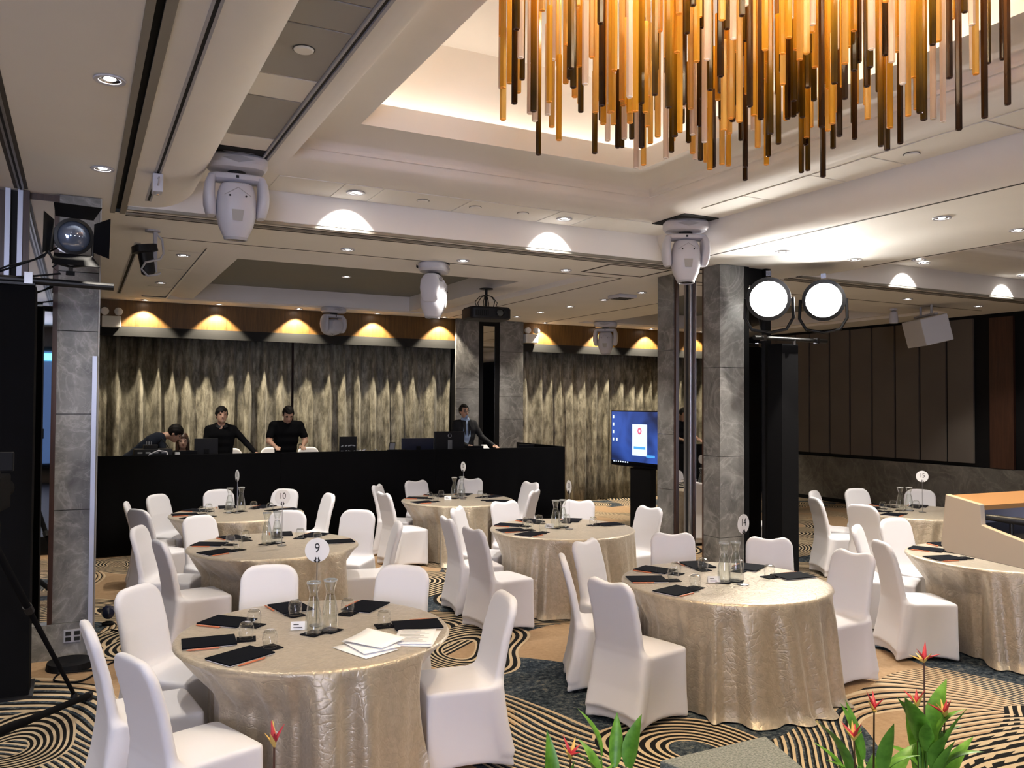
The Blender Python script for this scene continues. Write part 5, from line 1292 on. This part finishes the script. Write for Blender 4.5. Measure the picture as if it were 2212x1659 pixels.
# video camera on a tripod before the left tower
t = empty('tripod', (-.44, 5.62, 0), 0, 'black camera tripod with spread legs at the lower left', 'tripod')
apex = Vector((0, 0, 1.30))
for (fx, fy) in ((.45, 1.0), (-.28, -.35), (-.50, .35)):
    foot = Vector((fx, fy, .02)); m1 = apex.lerp(foot, .42); m2 = apex.lerp(foot, .62)
    lg = MB().tube([apex, m1], .022, 8).build('leg', 'cloth_black', t, 60); MB().tube([m1, m2, foot], [.017, .016, .013], 8).build('lower_section', 'cloth_black', lg, 60)
    MB().tube([m1 - (foot - apex).normalized() * .03, m1 + (foot - apex).normalized() * .03], .028, 8).build('clamp_collar', 'dark_plastic', lg)
    MB().lathe([(.024, 0), (.02, .03)], (fx, fy, 0), 10).build('rubber_foot', 'dark_plastic', lg)
MB().lathe([(.06, 1.27), (.06, 1.36), (.04, 1.42)], n=16).build('head', 'cloth_black', t, 40)
MB().tube([(0, -.05, 1.36), (.05, -.45, 1.15)], .011, 8).build('pan_handle', 'black', t)
t = empty('light_stand', (-.52, 5.02, 0), 0, 'low black stand whose long leg slants over the carpet at bottom left', 'stand')
MB().tube([(.02, .05, .30), (.62, 1.50, .03)], [.026, .022], 8).build('leg', 'cloth_black', t, 60); MB().lathe([(.028, 0), (.026, .05)], (.62, 1.50, 0), 10).build('rubber_foot', 'dark_plastic', t)
MB().tube([(0, 0, .30), (-.55, .1, .02)], .024, 8).build('leg', 'cloth_black', t, 60); MB().tube([(0, 0, .30), (.0, -.6, .02)], .024, 8).build('leg', 'cloth_black', t, 60); MB().lathe([(.03, .25), (.03, 1.0)], n=10).build('post', 'cloth_black', t)
t = empty('video_camera', (-.44, 5.62, 1.425), rad(-8), 'black video camera with a small side monitor, against the left tower', 'camera')
MB().box(-.075, .075, -.19, .17, 0, .20).build('body', 'cloth_black', t, bevel=.01); MB().lathe([(.055, .17), (.06, .22), (.06, .34), (.05, .345)], (0, 0, .10), 20, 'y').build('lens', 'cloth_black', t, 40)
MB().box(-.03, .03, -.14, .12, .24, .27).build('top_handle', 'black', t, bevel=.006); [MB().box(-.03, .03, q, q + .03, .19, .25).build('handle_post', 'black', t) for q in (-.14, .09)]
MB().box(-.02, .16, -.21, -.18, .24, .345).build('side_monitor', 'black', t, bevel=.005)
tag(MB().lathe([(.0, .03), (.16, .05), (.17, .0)], n=30, cap0=False).build('cable_cover', 'black', loc=(-.02, 7.38, 0)), 'low black weight lying on the carpet below the left pier', 'weight')
def floor_cable(pts, label, mat='black', r=.007):
    P = [Vector(p) for p in pts]; out = []
    for i in range(len(P) - 1):
        p0, p1, p2, p3 = P[max(i - 1, 0)], P[i], P[i + 1], P[min(i + 2, len(P) - 1)]
        for k in range(8):
            s = k / 8; out.append(.5 * ((2 * p1) + (p2 - p0) * s + (2 * p0 - 5 * p1 + 4 * p2 - p3) * s * s + (3 * p1 - p0 - 3 * p2 + p3) * s ** 3))
    out.append(P[-1]); return tag(MB().tube(out, r, 6).build('floor_cable', mat, None, 60), label, 'cable', 'cables on the carpet')
floor_cable([(-.05, 7.55, .008), (.0, 7.3, .008), (.15, 7.15, .008), (.05, 6.95, .008), (-.12, 7.05, .008), (-.05, 7.3, .008), (.12, 7.45, .008)], 'thin black cable looping on the carpet below the left pier')
floor_cable([(-.1, 7.2, .018), (.2, 7.25, .008), (.55, 7.9, .008), (.3, 8.4, .008)], 'black cable running past the left pier to the draped desk')
t = empty('floor_light', (.28, 8.62, 0), 0, 'small dark blue uplight standing on the carpet beside the left pier', 'floor light')
MB().lathe([(.05, 0), (.055, .02), (.03, .03)], n=16).build('base', 'black', t, 40); MB().lathe([(.0, -.06), (.05, -.03), (.06, .05), (.05, .06)], (0, 0, .11), 16, 'y').build('lamp_head', 'monitor_navy', t, 40)

# ================================================================== stage, lectern, plants, monitor wedge
stg = struct(MB().box(-4.0, 3.9, -5.9, 2.52, 0, .25).build('floor_stage', 'black', bevel=.01))
t = empty('lectern', (3.45, 2.46, .25), rad(-2), 'beige lectern with an open top tray and a microphone, right edge', 'lectern')
Wd = .95
prof = [(0, 1.17), (-.02, 1.19), (.005, 1.41), (-.16 - .0, 1.385), (-.17, 1.30), (-.62, 1.20), (-.62, 1.08)]
# side cheeks: polygon in (y, z) extruded in x
def cheek(x0, x1, nm):
    poly = [(-.0, 1.155), (.025, 1.18), (.0, 1.41), (-.165, 1.382), (-.172, 1.295), (-.64, 1.185), (-.64, 1.13)]
    T = Matrix(((0, 0, 1, 0), (1, 0, 0, 0), (0, 1, 0, 0), (0, 0, 0, 1)))
    MB().prism(poly, x0, x1, T).build(nm, 'lectern_beige', t, bevel=.003)
cheek(0, .03, 'side_cheek'); cheek(Wd - .03, Wd, 'side_cheek')
MB().add([(.03, 0, 1.405), (Wd - .03, 0, 1.405), (Wd - .03, -.165, 1.377), (.03, -.165, 1.377), (.03, 0, 1.385), (Wd - .03, 0, 1.385), (Wd - .03, -.165, 1.357), (.03, -.165, 1.357)], [(0, 3, 2, 1), (4, 5, 6, 7), (3, 7, 6, 2), (0, 1, 5, 4)]).build('top_cap', 'orange_wood', t)
MB().box(.03, Wd - .03, -.005, .012, 1.16, 1.39).build('front_board', 'lectern_beige', t); MB().box(.03, Wd - .03, -.012, -.005, 1.25, 1.38).build('back_lining', 'alu_blue', t)  # blue of the lining is painted light
MB().add([(.03, -.012, 1.27), (Wd - .03, -.012, 1.27), (Wd - .03, -.62, 1.165), (.03, -.62, 1.165), (.03, -.012, 1.24), (Wd - .03, -.012, 1.24), (Wd - .03, -.62, 1.135), (.03, -.62, 1.135)], [(0, 3, 2, 1), (4, 5, 6, 7), (2, 3, 7, 6)]).build('reading_tray', 'lectern_dark', t)
MB().box(.56, Wd - .05, -.36, -.08, .03, 1.16).build('pedestal', 'lectern_beige', t, bevel=.01); MB().box(.50, Wd + .1, -.5, .0, 0, .03).build('foot', 'lectern_edge', t, bevel=.006)
m_ = empty('microphone', (3.535, 2.235, .25 + 1.297), rad(-2), 'black handheld microphone with a white end lying in the lectern tray', 'microphone')
MB().tube([(-.05, .06, .03), (.0, -.02, .022), (.05, -.09, .016)], [.013, .016, .018], 12).build('handle', 'lectern_dark', m_, 60); MB().tube([(.05, -.09, .016), (.07, -.118, .014)], [.021, .018], 12).build('end_cap', 'white_lamp', m_, 60); MB().tube([(-.0, -.02, .018), (-.0, -.02, -.038)], .008, 8).build('clip_stand', 'lectern_dark', m_, 60)
# floor monitor wedge
t = empty('stage_monitor', (2.09, 2.24, .25), 0, 'speckled grey monitor wedge among the plants at the bottom edge', 'speaker')
MB().rings([[(-.27, .18, 0), (.27, .18, 0), (.20, -.30, 0), (-.20, -.30, 0)], [(-.25, .18, .55), (.25, .18, .55), (.16, -.10, .55), (-.16, -.10, .55)]]).build('cabinet', 'speckled_grey', t, bevel=.008)
MB().box(-.15, .15, -.262, -.255, .05, .30, Matrix.Rotation(0, 4, 'X')).build('grille', 'black', t)

# plants
def leaf_mesh(L, w, bend, fold, seed):
    rr = random.Random(seed); n = 9; rows = []
    for i in range(n + 1):
        s = i / n; ww = w * (math.sin(PI * min(1, s * .94 + .06) ** .8) ** .9) if i < n else .0005
        z = L * s * math.cos(bend * s * .7); y = L * s * math.sin(bend * s * .9)
        rows.append([(-ww, y + fold * ww, z), (-ww * .5, y + fold * ww * .3, z), (0, y - .002, z), (ww * .5, y + fold * ww * .3, z), (ww, y + fold * ww, z)])
    mb = MB(); mb.rings(rows, False, False, False); return mb.mesh('leaf', 'leaf_green', 70)
LM = [leaf_mesh(.16, .029, .25, -.45, 1), leaf_mesh(.19, .033, .45, -.35, 2), leaf_mesh(.14, .028, .7, -.4, 3), leaf_mesh(.20, .028, .12, -.5, 4)]
def bract_mesh(m):
    mb = MB(); mb.rings([[(r * math.cos(a), r * .6 * math.sin(a) + b, z) for a in (0, 1.05, 2.1, 3.14, 4.2, 5.24)] for r, z, b in ((.003, 0, 0), (.008, .014, .001), (.006, .032, .006), (.0007, .062, .016))]); return mb.mesh('bract', m, 60)
BR, BY = bract_mesh('flower_red'), bract_mesh('flower_yellow')
def flower(t, x, y, z0, z1, seed, n=6):
    rr = random.Random(seed); MB().tube([(x * .4, y * .4, z0), (x * .8, y * .8, (z0 + z1) / 2), (x, y, z1)], [.005, .004, .003], 6).build('flower_stem', 'stem_dark', t, 60)
    for k in range(n):
        a = k * 2.3 + rr.random(); inst(BR if k % 2 == 0 else BY, 'bract', t, (x, y, z1 - .01 * (k % 2)), (-rr.uniform(.15, .85), 0, a), (1, 1, rr.uniform(.7, 1.15)))
def plant(x, y, h, label, seed, leaves, flowers, tilt=.5):
    rr = random.Random(seed); t = empty('flowering_plant', (x, y, .25), 0, label, 'plant', 'red-flowered plants along the stage edge')
    MB().lathe([(.075, 0), (.10, .16), (.105, .18), (.095, .18), (.09, .165)], n=20, cap1=False).build('pot', 'dark_plastic', t, 40); MB().lathe([(.09, .16), (.001, .165)], n=16, cap0=False).build('soil', 'stem_dark', t)
    for k in range(leaves):
        a = k * 2.399 + rr.random() * .5; r = .02 + .07 * rr.random(); zz = rr.uniform(.42, 1.0) * (h - .20); b = (r * math.cos(a), r * math.sin(a), zz)
        MB().tube([(b[0] * .3, b[1] * .3, .16), (b[0] * .7, b[1] * .7, zz * .6 + .05), b], [.005, .004, .003], 5).build('stem', 'leaf_green', t)
        inst(LM[k % 4], 'leaf', t, b, (rr.uniform(-.15, .1) - tilt * (1 - zz / h), rr.uniform(-.15, .15), a + PI / 2 + PI), (rr.uniform(.85, 1.15),) * 3)
    for k, (fx, fy, fz) in enumerate(flowers): flower(t, fx, fy, .16, fz, seed * 7 + k)
    return t
plant(1.36, 2.28, .78, 'leafy plant with one red flower, left of the grey monitor wedge', 1, 22, [(.03, .0, .70)])
plant(1.645, 2.40, .82, 'tall leafy plant rising behind the grey monitor wedge', 5, 13, [])
plant(2.40, 2.00, .80, 'leafy plant with red flowers, right of the grey monitor wedge', 2, 20, [(-.05, .02, .68), (.05, .02, .76)])
plant(2.72, 2.02, .84, 'leafy plant with the tallest red flower, rightmost of the row', 3, 24, [(-.05, .0, .74), (.03, .03, .88), (.06, -.03, .70)])
plant(.50, 2.40, .58, 'red and yellow flower tip in front of the cloth of table nine', 4, 8, [(.005, .02, .845)])

# behind the camera: stage screen seen in the mirrors, wash lamps added as frontal fill
t = empty('led_wall', (0.5, -5.6, .25), 0, 'blue stage screen behind the camera, seen in the mirrors', 'screen')
MB().box(-4.2, .5, -.1, 0, .35, 3.0).build('frame', 'black', t); MB().box(-4.1, -2.0, 0, .01, .45, 2.9).build('display', 'led_screen', t); MB().box(-2.0, .4, 0, .01, .45, 2.9).build('side_panel', 'led_dim', t)
MB().box(-2.0, .4, .01, .02, 2.7, 2.85).build('banner_strip', 'led_cyan', t)
for k, (x, y) in enumerate(((-2.4, -.6), (.2, -.9), (2.6, -.6), (5.4, -.4), (8.6, -.2))):
    w = fresnel('added_wash_lamp', (x, y, 3.45), (.05, 1, -.32), 'added unseen wash lamp on the ceiling behind the camera, number %s from the left' % ('one', 'two', 'three', 'four', 'five')[k], True, .8); w['group'] = 'added unseen wash lamps'
    MB().box(-.012, .012, .008, .032, -.3, -.21).build('hook', 'black_metal', w)
    l = spot('lamp', (0, -.13, 0), (0, -1, 0), K_STAGE * (1.3, 1.2, .45, .2, .2)[k], 150, .8, (.92, .94, 1.0), .15); l.parent = w
